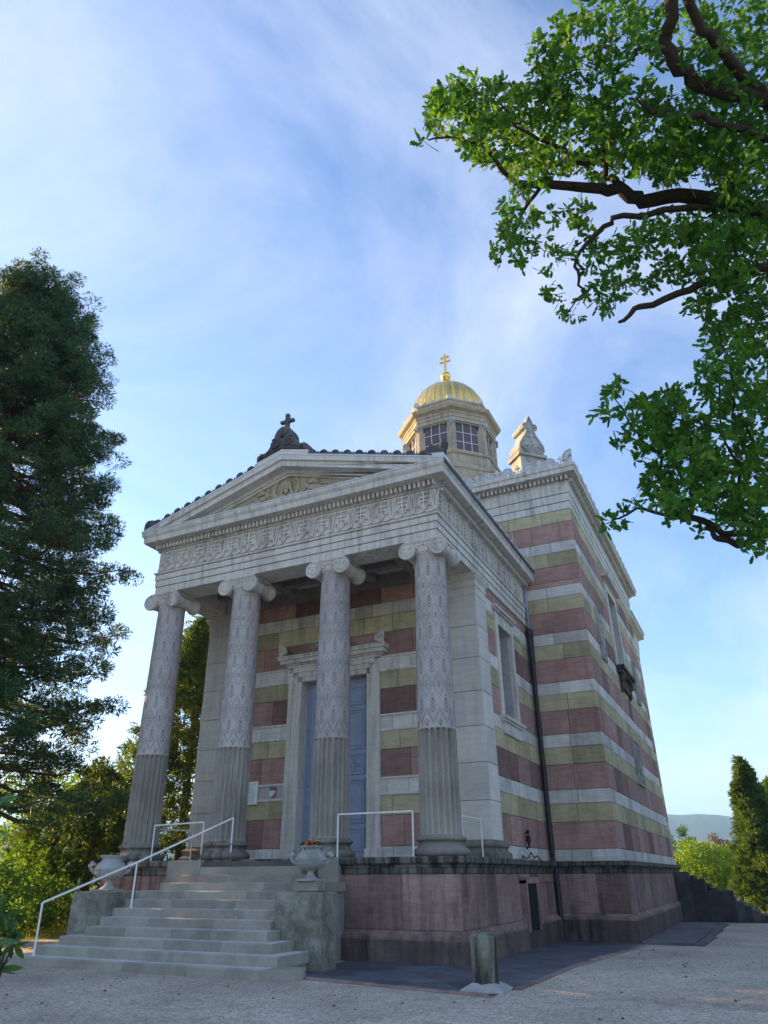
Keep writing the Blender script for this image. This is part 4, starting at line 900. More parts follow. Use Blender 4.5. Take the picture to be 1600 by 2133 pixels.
for k in range(8):
    a = R_(45*k); n_ = np.array((cos(a), sin(a))); t_ = np.array((-sin(a), cos(a))); fwid = 2*RV*sin(R_(22.5)); hw = 0.70; rr = AP-0.14
    q = lambda u, d, z: (LX+n_[0]*d+t_[0]*u, LY+n_[1]*d+t_[1]*u, z)
    def bx3(g, u0, u1, d0, d1, z0, z1): g.add([q(u0, d0, z0), q(u1, d0, z0), q(u1, d1, z0), q(u0, d1, z0), q(u0, d0, z1), q(u1, d0, z1), q(u1, d1, z1), q(u0, d1, z1)], [(3, 2, 1, 0), (4, 5, 6, 7), (0, 1, 5, 4), (1, 2, 6, 5), (2, 3, 7, 6), (3, 0, 4, 7)])
    g = G(); bx3(g, -hw-0.10, -hw, rr-0.1, AP-0.03, 20.9, 22.8); bx3(g, hw, hw+0.10, rr-0.1, AP-0.03, 20.9, 22.8); bx3(g, -hw, hw, rr-0.1, AP-0.03, 22.74, 22.8); bx3(g, -hw, hw, rr-0.1, AP, 20.9, 21.02)
    for i in (1, 2): u = -hw+2*hw*i/3; bx3(g, u-0.02, u+0.02, rr-0.02, rr+0.03, 21.0, 22.75)
    for i in (1, 2): z = 21.02+1.72*i/3; bx3(g, -hw, hw, rr-0.021, rr+0.027, z-0.02, z+0.02)
    lw = part(g, 'lantern_window', 'lead came', lan) if False else part(g, 'lantern_window_frame', 'lead came', lan)
    if k in (4, 5, 6, 7, 0):
        for i in range(3):
            for j in range(3):
                g = G(); bx3(g, -hw+2*hw*i/3+0.02, -hw+2*hw*(i+1)/3-0.02, rr-0.01, rr, 21.02+1.72*j/3+0.02, 21.02+1.72*(j+1)/3-0.02); part(g, 'window_pane', 'brown leaded glass', lan)
    g = G()
    for i in (-1, 0, 1): bx3(g, i*0.5-0.2, i*0.5+0.2, AP*2.62/2.44-0.02, AP*2.62/2.44+0.02, 20.15, 20.55)
    part(g, 'base_panels', 'golden sandstone', lan)
g = G(); octring(g, [(2.45, 23.6), (2.45, 24.02), (2.5, 24.05), (2.5, 24.14), (2.2, 24.16)]); par = part(g, 'parapet', 'golden sandstone', lan)
sm = palm(0.13, 0.05, rays=5).mesh('antefix', 'lead flashing')
for k in range(8):
    for i in range(4):
        p0 = np.array(octp(2.48)[k]); p1 = np.array(octp(2.48)[(k+1) % 8]); p = p0+(p1-p0)*(i+0.0)/4; a = R_(45*(k+1))
        link('parapet_antefix', sm, lan, loc=(LX+p[0], LY+p[1], 24.12), rot=(0, 0, a+pi/2), scale=(1.4, 1.4, 1.4) if i == 0 else None)
g = G(); n = 192; ribs = 24; vs = []; rows = 26
for j in range(rows):
    th = pi/2*j/(rows-1)*0.985; r0 = 2.14*cos(th)**0.92; z = 24.12+2.5*sin(th)
    for i in range(n):
        ph = (i % (n//ribs))/(n//ribs); bul = 1+0.012*sin(pi*ph); rr = r0*bul+(0.045*(0.3+0.7*r0/2.14) if ph == 0 else 0); a = 2*pi*i/n; vs.append((LX+rr*cos(a), LY+rr*sin(a), z))
g.add(vs, [(j*n+i, j*n+(i+1) % n, (j+1)*n+(i+1) % n, (j+1)*n+i) for j in range(rows-1) for i in range(n)]+[tuple((rows-1)*n+i for i in range(n))])
dome = part(g, 'dome', 'gold leaf', CH, ang=20)
g = G().lathe([(0.34, 26.5), (0.32, 26.72), (0.22, 26.85), (0.22, 27.02), (0.17, 27.12), (0.15, 27.2), (0.26, 27.3), (0.305, 27.45), (0.26, 27.6), (0.12, 27.68), (0.09, 27.72), (0.10, 27.76)], (LX, LY, 0), seg=24)
for k in range(6): a = 2*pi*k/6; g.ball((LX+0.2*cos(a), LY+0.2*sin(a), 27.2), (0.09, 0.09, 0.15), 6, 5)
part(g, 'orb', 'gold leaf', dome, ang=50)
g = G(); g.box(LX-0.065, LX+0.065, LY-0.05, LY+0.05, 27.7, 29.12, 0.015); g.box(LX-0.27, LX+0.27, LY-0.047, LY+0.047, 28.80, 28.92, 0.012); g.box(LX-0.33, LX+0.33, LY-0.047, LY+0.047, 28.48, 28.60, 0.012)
part(g, 'dome_cross', 'gold leaf', dome)
# --- pipes and wires
g = G(); px, py = 4.98, 8.18; g.tube([(5.0, 8.1, 11.25), (px, py, 10.9), (px, py, 9.45)], 0.05, 10); dp = part(g, 'downpipe', 'grey pipe metal', CH, smooth=True)
g = G(); g.tube([(px, py, 9.45), (px, py, 2.2), (px+0.03, 8.08, 1.95), (px+0.1, 7.98, 1.8), (px+0.1, 7.98, gz(8))], 0.075, 10); g.lathe([(0.10, 9.2), (0.13, 9.25), (0.13, 9.5), (0.10, 9.55)], (px, py, 0), seg=10); g.lathe([(0.085, 8.2), (0.10, 8.3), (0.12, 9.2)], (px, py, 0), seg=10)
part(g, 'lower_downpipe', 'dark metal', dp, ang=40)
m_ = G().lathe([(0.09, -0.03), (0.09, 0.03)], seg=10).mesh('pipe_clip', 'dark metal')
for z in (3.0, 4.6, 6.2, 7.6): link('pipe_clip', m_, dp, loc=(px, py, z))
g = G(); g.tube([(4.55, NY0-0.5, 15.85), (4.6, NY0-0.04, 15.3), (4.7, NY0-0.03, 12.5), (4.75, NY0-0.03, 11.5)], 0.012, 5); part(g, 'lightning_wire', 'lead came', CH)
# wall lamp bracket and wavy iron by the cella wall
g = G(); g.tube([(SX+0.02, 5.7, 2.72), (SX+0.10, 5.7, 2.70), (SX+0.10, 5.7, 2.35), (SX+0.02, 5.7, 2.3)], 0.03, 6); g.lathe([(0.05, 2.45), (0.07, 2.5), (0.07, 2.6), (0.03, 2.66)], (SX+0.10, 5.7, 0), seg=8); g.ball((SX+0.10, 5.7, 2.75), 0.05)
part(g, 'iron_fixture', 'black iron', CH, ang=50)
g = G(); g.tube([(4.97, 4.75, 2.0), (4.97, 4.8, 2.10), (4.97, 5.1, 2.03), (4.97, 5.4, 2.06), (4.97, 5.7, 2.20), (4.97, 6.0, 2.06), (4.97, 6.3, 2.12), (4.97, 6.6, 2.03), (4.97, 6.75, 2.0)], 0.018, 5); part(g, 'boot_scraper', 'black iron', CH)

# ------------------------------------------------------------------ front stairs
RS = PT/12; TR = 0.33; SY = -4.25
def stepy(k): return SY+TR*(k-1)
LRX = {1: (-3.85, 2.72), 2: (-3.35, 2.78), 3: (-3.07, 2.43), 4: (-2.70, 2.09), 5: (-2.62, 1.92), 6: (-2.62, 1.92), 7: (-2.62, 1.92), 8: (-2.62, 1.92), 9: (-2.18, 2.42), 10: (-1.85, 1.68), 11: (-1.55, 1.35), 12: (-1.55, 1.35)}
BKY = {1: -2.2, 2: -2.2, 3: -2.2, 4: -2.0}
g = G(); g.box(-2.6, 1.9, -2.9, -0.6, -0.3, 0.8); g.box(-2.1, 1.6, -1.6, -0.6, 0.8, 1.45); g.box(-1.5, 1.3, -0.9, -0.6, 1.4, 1.95); stairs = part(g, 'staircase', 'mortar', CH)
def worn_step(x0, x1, y0, y1, z0, z1, name='step'):
    """tread block with a softly chipped nosing"""
    g = G(); n = max(2, int((x1-x0)/0.18)); rows = [[], [], [], [], [], []]
    for i in range(n+1):
        x = x0+(x1-x0)*i/n; w = random.uniform(0, 1)**4*0.018
        for r, p in enumerate(((y0, z0), (y0, z1-0.018-w), (y0+0.016+w, z1), (y1, z1), (y1, z0))): rows[r].append((x, *p))
    vs = [p for r in rows[:5] for p in r]; m = n+1
    fs = [(r*m+i, r*m+i+1, (r+1) % 5*m+i+1, (r+1) % 5*m+i) for r in range(5) for i in range(n)]
    fs += [tuple(r*m for r in range(4, -1, -1)), tuple(r*m+n for r in range(5))]
    g.add(vs, fs); o = part(g, name, 'step sandstone', stairs); o.data.materials.append(MAT['skylit tread'])
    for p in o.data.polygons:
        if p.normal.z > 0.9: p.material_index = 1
    return o
random.seed(3)
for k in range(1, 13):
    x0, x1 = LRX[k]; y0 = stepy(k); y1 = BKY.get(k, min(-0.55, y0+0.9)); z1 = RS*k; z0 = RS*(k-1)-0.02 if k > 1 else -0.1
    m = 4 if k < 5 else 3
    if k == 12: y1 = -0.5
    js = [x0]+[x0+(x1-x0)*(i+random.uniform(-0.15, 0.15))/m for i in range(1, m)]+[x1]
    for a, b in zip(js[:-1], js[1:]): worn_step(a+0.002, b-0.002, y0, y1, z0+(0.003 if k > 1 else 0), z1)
g = G(); p = [(2.72, -4.25), (2.95, -4.23), (3.12, -4.15), (3.24, -4.03), (3.30, -3.88), (3.28, -3.74), (3.18, -3.65), (2.72, -3.63)]
g.prism(p[::-1], (0, 0, -0.1), (1, 0, 0), (0, 1, 0), (0, 0, RS+0.1)); part(g, 'rounded_step_end', 'step sandstone', stairs)
# cheek walls and top blocks
CZ = RS*8
for x0, x1, y1, m in ((1.93, 3.03, -2.22, 'mossy sandstone'), (-3.72, -2.63, -1.7, 'mossy sandstone')):
    g = G(); c = 0.02
    g.box(x0, x1, -2.8, y1, -0.3, CZ-0.004, 0.022); part(g, 'cheek_block', m, stairs)
g = G(); g.box(1.93, 2.34, -2.218, -0.5, -0.3, CZ-0.008, 0.012); part(g, 'flank_wall', 'step sandstone', stairs)
g = G(); g.box(-2.9, -2.6, -1.698, -0.5, -0.3, CZ-0.01, 0.012); part(g, 'flank_wall', 'step sandstone', stairs)
g = G(); g.box(1.74, 2.26, -0.82, -0.45, RS*8, PT+0.006, 0.012); part(g, 'newel_block', 'step sandstone', stairs)
g = G(); g.box(-2.6, -1.56, -0.95, -0.45, RS*9, PT-0.01, 0.012); part(g, 'newel_block', 'step sandstone', stairs)
g = G(); g.box(1.80, 2.40, -1.93, -1.60, CZ, RS*9+0.03, 0.01); part(g, 'urn_pedestal', 'step sandstone', stairs)

# ------------------------------------------------------------------ urns with flowers
def urn(name, label, x, y, z, s, rz):
    t = thing(name, label, 'urn', (x, y, z), 'stone flower urns on the stair cheeks')
    pr = [(0.19, 0.0), (0.19, 0.04), (0.16, 0.06), (0.11, 0.09), (0.075, 0.13), (0.068, 0.165), (0.085, 0.20), (0.15, 0.225), (0.24, 0.265), (0.30, 0.315), (0.33, 0.37), (0.34, 0.41), (0.338, 0.44), (0.33, 0.48), (0.305, 0.53), (0.265, 0.565), (0.235, 0.585), (0.222, 0.62), (0.23, 0.65), (0.275, 0.675), (0.285, 0.70), (0.26, 0.71), (0.225, 0.68), (0.2, 0.62)]
    g = G().lathe([(r*s, h*s) for r, h in pr], (x, y, z), seg=36, cap=False); part(g, 'body', 'urn stone', t, ang=45)
    g = G().box(x-0.24*s, x+0.24*s, y-0.24*s, y+0.24*s, z-0.002, z+0.035*s, 0.008); part(g, 'foot', 'urn stone', t)
    g = G()
    for i in range(30):
        a = 2*pi*i/30; g.ball((x+0.342*s*cos(a), y+0.342*s*sin(a), z+0.425*s), (0.022*s, 0.022*s, 0.03*s), 6, 4)
    for i in range(18):
        a = 2*pi*i/18; g.tube([(x+0.15*s*cos(a), y+0.15*s*sin(a), z+0.23*s), (x+0.25*s*cos(a), y+0.25*s*sin(a), z+0.275*s), (x+0.32*s*cos(a), y+0.32*s*sin(a), z+0.345*s)], [0.012*s, 0.022*s, 0.01*s], 5)
    part(g, 'relief_band', 'urn stone', t, ang=50)
    for sg in (-1, 1):                                       # ram-head style handles
        c, sn = cos(rz)*sg, sin(rz)*sg; q = lambda d, h: (x+c*d*s, y+sn*d*s, z+h*s)
        g = G(); g.tube([q(0.27, 0.33), q(0.36, 0.36), q(0.43, 0.42), q(0.46, 0.49), q(0.42, 0.54), q(0.36, 0.52)], [0.03*s, 0.035*s, 0.04*s, 0.055*s, 0.05*s, 0.03*s], 8); g.ball(q(0.47, 0.50), 0.05*s, 8, 6); g.ball(q(0.44, 0.56), 0.04*s, 8, 6); part(g, 'handle', 'urn stone', t, ang=60)
    g = G().lathe([(0.01, 0.63*s), (0.21*s, 0.625*s)], (x, y, z), seg=20); part(g, 'soil', 'dark soil', t)
    return t
US = 0.97
urn('urn', 'stone urn with orange begonias by the right stair cheek', 2.12, -1.77, RS*9+0.03, US, 0.45)
urn('urn', 'stone urn with sparse flowers on the left stair cheek', -3.40, -2.05, CZ, US*1.12, 0.45)
def bedding(name, label, x, y, z, n, nf, h, cols):
    t = thing(name, label, 'flowers', (x, y, z)); a = rng.uniform(0, 2*pi, n); r = 0.19*np.sqrt(rng.uniform(0, 1, n))
    C = np.stack([x+r*np.cos(a), y+r*np.sin(a), z+rng.uniform(0.0, h*0.7, n)], 1); D = np.stack([np.cos(a), np.sin(a), rng.uniform(-0.1, 1.0, n)], 1)
    leaves('foliage', C, D, rng.uniform(0.05, 0.10, n), 'glossy shrub leaf', t, 'lance', 0.6)
    for c in cols:
        g = G()
        for i in range(nf):
            a_ = random.uniform(0, 2*pi); r_ = 0.17*math.sqrt(random.random()); zc = z+h*random.uniform(0.35, 1.0); p = (x+r_*cos(a_), y+r_*sin(a_), zc)
            for k in range(5):
                b = 2*pi*k/5+a_; g.ball((p[0]+0.022*cos(b), p[1]+0.022*sin(b), p[2]+0.008*(k % 2)), (0.022, 0.022, 0.014), 6, 4)
        part(g, 'blossoms', c, t, smooth=True)
    return t
bedding('begonia_plant', 'orange and red begonias growing in the right urn', 2.12, -1.77, RS*9+0.03+0.62*US, 260, 13, 0.19, ['orange petal', 'red petal'])
bedding('bedding_plant', 'sparse dark bedding plant in the left urn', -3.40, -2.05, CZ+0.62*US*1.12, 150, 3, 0.13, ['orange petal'])

# ------------------------------------------------------------------ railings
def rail(name, label, pts, r, posts, mat='white painted metal'):
    t = thing(name, label, 'railing', posts[0][0])
    part(G().tube(pts, r, 8), 'handrail', mat, t, ang=40)
    for a, b in posts: part(G().tube([a, b], r*0.95, 8), 'post', mat, t, ang=40); part(G().lathe([(r*2.2, 0), (r*2.2, 0.01)], a, seg=10), 'foot_plate', mat, t)
    return t
q = [((-3.22, -4.05, RS), (-3.24, -4.05, 1.14)), ((-2.24, -2.42, RS*6), (-2.24, -2.42, 1.93)), ((-1.12, -0.35, PT), (-1.12, -0.35, 2.97))]
rail('stair_railing', 'cream metal handrail rising up the left side of the front steps', [b for a, b in q], 0.024, q)
q = [((2.06, -0.50, PT), (2.06, -0.50, 2.93)), ((4.0, -0.50, PT), (4.0, -0.50, 2.93))]
rail('guard_rail', 'white guard rail between the two right-hand front columns', [q[0][1], q[1][1]], 0.022, q)
q = [((-3.72, -0.35, PT), (-3.72, -0.35, 2.87)), ((-2.06, -0.35, PT), (-2.06, -0.35, 2.90))]
rail('guard_rail', 'cream guard rail between the two left-hand front columns', [q[0][1], q[1][1]], 0.022, q)
q = [((4.72, 0.75, PT), (4.72, 0.75, 2.88)), ((4.72, 2.15, PT), (4.72, 2.15, 2.88))]
rail('guard_rail', 'short white guard rail behind the rightmost column', [q[0][1], q[1][1]], 0.022, q)
q = [((-4.6, 0.75, PT), (-4.6, 0.75, 2.85)), ((-4.35, 2.0, PT), (-4.35, 2.0, 2.85))]
rail('guard_rail', 'dull white guard rail behind the leftmost column', [q[0][1], q[1][1]], 0.022, q)

# ------------------------------------------------------------------ notices by the door
t = thing('notice_board', 'white framed notice board hung between the left columns', 'notice board', (-2.75, FY-0.08, 3.57))
part(G().box(-2.96, -2.55, FY-0.09, FY-0.03, 3.57, 4.23, 0.008), 'frame', 'white painted metal', t)
g = G(); g.box(-2.93, -2.58, FY-0.0935, FY-0.088, 3.60, 4.20); part(g, 'sheet', 'white paper', t)
g = G()
for i in range(6): g.box(-2.90, -2.66-0.03*(i % 3), FY-0.096, FY-0.0925, 4.10-i*0.035, 4.11-i*0.035)
g.box(-2.93, -2.60, FY-0.0962, FY-0.0925, 4.155, 4.168); g.box(-2.93, -2.70, FY-0.0962, FY-0.0925, 3.63, 3.636)
part(g, 'printed_lines', 'grey print', t)
part(G().box(-2.86, -2.68, FY-0.0965, FY-0.0925, 3.86, 3.90), 'yellow_note', 'yellow paper', t)
part(G().box(-2.88, -2.66, FY-0.0957, FY-0.0925, 3.66, 3.83), 'picture_sheet', 'pale blue enamel', t)
g = G()
for x, z in ((-2.63, 4.155), (-2.86, 3.92), (-2.66, 3.93), (-2.64, 3.84), (-2.67, 3.645)): g.ball((x, FY-0.10, z), (0.014, 0.008, 0.014), 6, 4)
part(g, 'pins', 'dark metal', t)
t = thing('enamel_plaque', 'small blue and red enamel plaque beside the door frame', 'plaque', (-2.01, FY-0.03, 3.76))
part(G().box(-2.13, -1.90, FY-0.06, FY-0.03, 3.76, 3.96, 0.006), 'plate', 'pale blue enamel', t)
part(G().prism([(-1.90, 3.762), (-1.90, 3.93), (-2.02, 3.762)], (0, FY-0.0635, 0), (1, 0, 0), (0, 0, 1), (0, 0.003, 0)), 'red_corner', 'red enamel', t)
part(G().box(-2.13, -1.90, FY-0.066, FY-0.03, 3.945, 3.975), 'dark_band', 'dark metal', t)
g = G(); g.ribbon([(-2.12, 3.99), (-2.06, 4.035), (-1.99, 4.02), (-1.92, 4.03), (-1.905, 3.985)], 0.035, 0.02, (0, FY-0.05, 0), (1, 0, 0), (0, 0, 1), (0, -1, 0)); part(g, 'crest', 'green enamel', t)

# ------------------------------------------------------------------ bollard
bxx, byy = 6.66, -3.83
t = thing('bollard', 'weathered octagonal stone bollard with a rounded top', 'bollard', (bxx, byy, 0))
pr = [(0.215, 0.09), (0.222, 0.3), (0.228, 0.5), (0.232, 0.66), (0.235, 0.70), (0.222, 0.74), (0.18, 0.775), (0.10, 0.795), (0.03, 0.80)]
g = G(); n = 32; vs = []
for j, (r, z) in enumerate(pr):
    for i in range(n):
        a = 2*pi*i/n; k = cos(pi/8)/cos((a % (pi/4))-pi/8); rr = r*(k if z < 0.72 else 1.0)*(1+random.uniform(-0.012, 0.012)); vs.append((bxx+rr*cos(a), byy+rr*sin(a), z+random.uniform(-0.004, 0.004)))
g.add(vs, [(j*n+i, j*n+(i+1) % n, (j+1)*n+(i+1) % n, (j+1)*n+i) for j in range(len(pr)-1) for i in range(n)]+[tuple((len(pr)-1)*n+i for i in range(n))])
part(g, 'shaft', 'bollard stone', t, ang=25)
g = G(); b = lambda w, z: [(bxx+w*cos(a), byy+w*sin(a), z) for a in (R_(48), R_(138), R_(228), R_(318))]
g.add(b(0.50, -0.02)+b(0.49, 0.025)+b(0.27, 0.115)+b(0.25, 0.12), [(j*4+i, j*4+(i+1) % 4, j*4+4+(i+1) % 4, j*4+4+i) for j in range(3) for i in range(4)]+[(12, 13, 14, 15)]); part(g, 'base', 'urn stone', t)

# ------------------------------------------------------------------ slate paving, kerbs, cover slab
paving = G(); reg = [(2.6, -3.55), (6.93, -4.32), (7.02, -3.4), (7.12, 0.0), (7.34, 4.6), (7.5, 8.3), (4.9, 8.3), (4.9, -0.6), (2.6, -0.6)]
pv = kind(part(G().add([(x, y, gz(y)+0.004) for x, y in reg], [tuple(range(len(reg)))]), 'slate_paving', 'mortar', None), 'structure')
def clip(poly, a, b):
    out = []
    for i in range(len(poly)):
        p, q = poly[i], poly[(i+1) % len(poly)]; f = lambda r: (b[0]-a[0])*(r[1]-a[1])-(b[1]-a[1])*(r[0]-a[0])
        fp, fq = f(p), f(q)
        if fp >= 0: out.append(p)
        if fp*fq < 0: s = fp/(fp-fq); out.append((p[0]+(q[0]-p[0])*s, p[1]+(q[1]-p[1])*s))
    return out
for conv in ([(2.6, -3.55), (6.93, -4.32), (7.02, -3.4), (7.10, -0.6), (2.6, -0.6)], [(4.9, -0.6), (7.10, -0.6), (7.34, 4.6), (7.5, 8.3), (4.9, 8.3)]):
    T = 0.52
    for i in range(-30, 31):
        for j in range(-30, 31):
            cx, cy = 5+(i-j)*T*0.7071, 0+(i+j)*T*0.7071
            if not (1.5 < cx < 8.5 and -5.5 < cy < 9): continue
            h = T*0.7071-0.006; poly = [(cx-h, cy), (cx, cy-h), (cx+h, cy), (cx, cy+h)]
            for a, b in zip(conv, conv[1:]+conv[:1]):
                poly = clip(poly, a, b)
                if len(poly) < 3: break
            if len(poly) < 3: continue
            ar = abs(sum(poly[k][0]*poly[(k+1) % len(poly)][1]-poly[(k+1) % len(poly)][0]*poly[k][1] for k in range(len(poly))))/2
            if ar < 0.004: continue
            k = len(poly); dz = random.uniform(0.010, 0.016); g = G()
            g.add([(x, y, gz(y)+0.003) for x, y in poly]+[(x, y, gz(y)+dz) for x, y in poly], [tuple(range(k, 2*k))]+[(m, (m+1) % k, k+(m+1) % k, k+m) for m in range(k)])
            part(g, 'slate_tile', 'slate tile', pv)
kb = kind(part(G().add([(2.4, -3.66, 0.002), (6.9, -4.46, 0.002), (7.0, -4.4, 0.002), (2.4, -3.55, 0.002)], [(0, 1, 2, 3)]), 'kerb', 'mortar', None), 'structure')
def kerb_run(pts, w, ln):
    for a, b in zip(pts[:-1], pts[1:]):
        a, b = np.array(a), np.array(b); L = np.linalg.norm(b-a); d = (b-a)/L; nn = np.array((d[1], -d[0])); s = 0
        while s < L-0.05:
            e = min(L, s+ln*random.uniform(0.75, 1.25)); p, q_ = a+d*(s+0.008), a+d*(e-0.008); o_ = random.uniform(-0.012, 0.012); zt = 0.028+random.uniform(-0.008, 0.01)
            vs = [p+nn*o_, q_+nn*(o_+random.uniform(-0.01, 0.01)), q_+nn*(w+o_), p+nn*(w+o_)]
            g = G(); c = 0.012; up = [(p_+(np.mean(vs, 0)-p_)*0.06) for p_ in vs]
            g.add([(v[0], v[1], gz(v[1])-0.05) for v in vs]+[(v[0], v[1], gz(v[1])+zt-c) for v in vs]+[(v[0], v[1], gz(v[1])+zt+random.uniform(-0.004, 0.004)) for v in up], [(j*4+i, j*4+(i+1) % 4, j*4+4+(i+1) % 4, j*4+4+i) for j in range(2) for i in range(4)]+[(8, 9, 10, 11)])
            part(g, 'kerb_stone', 'kerb red stone', kb); s = e
kerb_run([(3.25, -3.68), (6.2, -4.23), (6.9, -4.40)], 0.10, 0.95)
kerb_run([(7.02, -3.55), (7.12, 0.0), (7.34, 4.6), (7.45, 6.9)], 0.13, 0.9)
t = thing('cover_slab', 'dark flat stone cover slab lying along the side wall', 'stone slab', (8.2, 13, gz(13)))
for i, (y0, y1) in enumerate(((7.75, 11.4), (11.42, 15.2), (15.22, 19.2))):
    g = G(); z = gz((y0+y1)/2); g.add([(7.34, y0, z-0.1), (8.72, y0, z-0.1), (8.82, y1, z-0.1), (7.34, y1, z-0.1), (7.34, y0, z+0.07), (8.72, y0, z+0.07), (8.82, y1, z+0.07), (7.34, y1, z+0.07)], [(4, 5, 6, 7), (0, 1, 5, 4), (1, 2, 6, 5), (2, 3, 7, 6), (3, 0, 4, 7)]); part(g, 'slab', 'cover slab stone', t)
    g = G(); g.add([(8.76, y0, z-0.1), (9.0, y0, z-0.1), (9.1, y1, z-0.1), (8.86, y1, z-0.1), (8.76, y0, z+0.06), (9.0, y0, z+0.05), (9.1, y1, z+0.05), (8.86, y1, z+0.06)], [(4, 5, 6, 7), (0, 1, 5, 4), (1, 2, 6, 5), (2, 3, 7, 6), (3, 0, 4, 7)]); part(g, 'edge_stone', 'cover slab stone', t)
# stepped side stair at the back
t = thing('side_stair', 'blackened stepped stone stair running down from the rear side wall', 'stair', (8.9, 22.2, gz(21)))
zb = -0.5
for i, (x0, x1, z) in enumerate(((7.17, 7.75, 1.72), (7.76, 8.36, 1.44), (8.37, 9.42, 0.98))): part(G().box(x0, x1, 21.0, 21.6, zb, z, 0.02), 'cheek_wall', 'dark stair stone', t)
for i, (x1, z) in enumerate(((9.72, 0.56), (10.0, 0.40), (10.28, 0.24), (10.56, 0.07))): part(G().box(7.2, x1, 21.02+i*0.001, 23.3, zb, z, 0.015), 'step', 'dark stair stone', t)
for i in range(6): part(G().box(7.2, 9.42-i*0.3, 21.62, 23.3, 0.5, 0.72+i*0.17, 0.015), 'step', 'dark stair stone', t)

# ------------------------------------------------------------------ trees
def limb(parent, pts, r, mat, name='limb', seg=7): return part(G().tube(pts, r, seg), name, mat, parent, smooth=True)
def wob(a, b, n, amp):
    a, b = np.array(a, float), np.array(b, float); return [a+(b-a)*i/n+(rng.normal(size=3)*amp if 0 < i < n else 0) for i in range(n+1)]
def clumps(cent, rad_, per, lsz, out=0.6, flat=1.0, jit=0.35):
    """leaf centres and axes filling ball-shaped clumps, denser towards their skin"""
    n = len(cent)*per; ci = np.repeat(np.arange(len(cent)), per); d = unit(rng.normal(size=(n, 3))); r = rng.uniform(0.25, 1.0, n)**0.6
    C = cent[ci]+d*(rad_[ci]*r)[:, None]*np.array((1, 1, flat)); D = d*out+rng.normal(size=(n, 3))*jit
    return C, D, rng.uniform(0.75, 1.25, n)*lsz

# --- oak: trunk stands to the right of the view, limbs reach in
OT = np.array((19.5, -6.0, 0.0))
oak = thing('oak_tree', 'large leafy oak whose branches reach in from the right', 'tree', tuple(OT))
limb(oak, [OT, OT+(0.1, 0, 3), OT+(-0.2, 0.2, 7), OT+(0.1, 0.3, 11), OT+(0.4, 0.2, 15), OT+(0.2, 0, 20)], [0.62, 0.5, 0.44, 0.36, 0.26, 0.1], 'oak bark', 'trunk', 12)
LP = []
def plimb(pix, w, dist, root=None, rootr=None):
    pts = [at(u, v, d) for (u, v), d in zip(pix, dist)]; r = [ww*0.5*d/FPX for ww, d in zip(w, dist)]
    if root is not None: pts = [np.array(root)]+pts; r = [rootr]+r
    # refine with a little crookedness
    P, Rr = [], []
    for i in range(len(pts)-1):
        k = 3
        for j in range(k):
            t = j/k; P.append(pts[i]+(pts[i+1]-pts[i])*t+(rng.normal(size=3)*0.03 if j else 0)); Rr.append(r[i]+(r[i+1]-r[i])*t)
    P.append(pts[-1]); Rr.append(r[-1]); LP.extend(P[3 if root is not None else 0:]); return limb(oak, P, Rr, 'oak bark', 'limb', 8)
plimb([(1700, 445), (1526, 425), (1415, 407), (1336, 421), (1299, 398), (1253, 393), (1137, 384), (1075, 380), (1000, 300), (930, 285), (892, 292)], [34, 29, 26, 26, 24, 20, 16, 11, 7, 5, 3], [14.2, 13.2, 12.9, 12.8, 12.7, 12.5, 12.2, 12.0, 12.0, 12.0, 12.0], OT+(0, 0.3, 7.5), 0.22)
plimb([(1296, 396), (1262, 347), (1258, 268), (1240, 200)], [13, 10, 8, 4], [12.7, 12.6, 12.5, 12.5]); plimb([(1258, 335), (1202, 338), (1147, 300), (1082, 268), (1040, 215)], [8, 8, 7, 5, 3], [12.6, 12.4, 12.2, 12.0, 11.9])
plimb([(1700, 470), (1526, 432), (1415, 435), (1299, 449), (1258, 472), (1221, 509), (1202, 536), (1207, 578), (1216, 612), (1180, 655)], [15, 13, 12, 11, 10, 9, 7, 6, 4, 2], [13.6, 12.8, 12.3, 12.0, 11.9, 11.8, 11.8, 11.7, 11.7, 11.7], OT+(-0.1, 0.2, 7.0), 0.1)
plimb([(1700, 530), (1560, 560), (1457, 592), (1383, 624), (1322, 643), (1290, 671)], [20, 16, 14, 13, 11, 6], [13.0, 12.2, 11.8, 11.6, 11.5, 11.4], OT+(-0.1, 0, 6.3), 0.14)
plimb([(1401, -40), (1387, 69), (1401, 125), (1438, 166), (1498, 190), (1600, 208), (1700, 240)][::-1], [27, 26, 24, 22, 21, 21, 20], [13.2, 12.8, 12.4, 12.1, 12.0, 12.0, 12.0], OT+(0, 0.3, 10.5), 0.22)
plimb([(1424, -40), (1461, 65), (1507, 106), (1549, 162), (1640, 250)][::-1], [22, 19, 17, 16, 14], [13.0, 12.6, 12.3, 12.1, 12.1], OT+(0, 0.3, 10.2), 0.18)
plimb([(1600, 290), (1480, 254), (1415, 238), (1360, 236), (1310, 205)], [14, 12, 10, 8, 4], [12.6, 12.2, 12.0, 12.0, 12.0], OT+(0, 0.2, 9.3), 0.13)
plimb([(1700, 1090), (1600, 1112), (1555, 1133), (1495, 1122), (1484, 1105), (1475, 1090)], [17, 15, 14, 12, 10, 8], [12.5, 11.5, 11.2, 11, 11, 11], OT+(-0.2, 0, 3.6), 0.15); plimb([(1600, 1100), (1555, 1111), (1487, 1096), (1424, 1082), (1397, 1060), (1372, 1000), (1340, 960)], [13, 13, 13, 12, 9, 5, 3], [11.5, 11.2, 11, 10.9, 10.9, 10.9, 10.9])
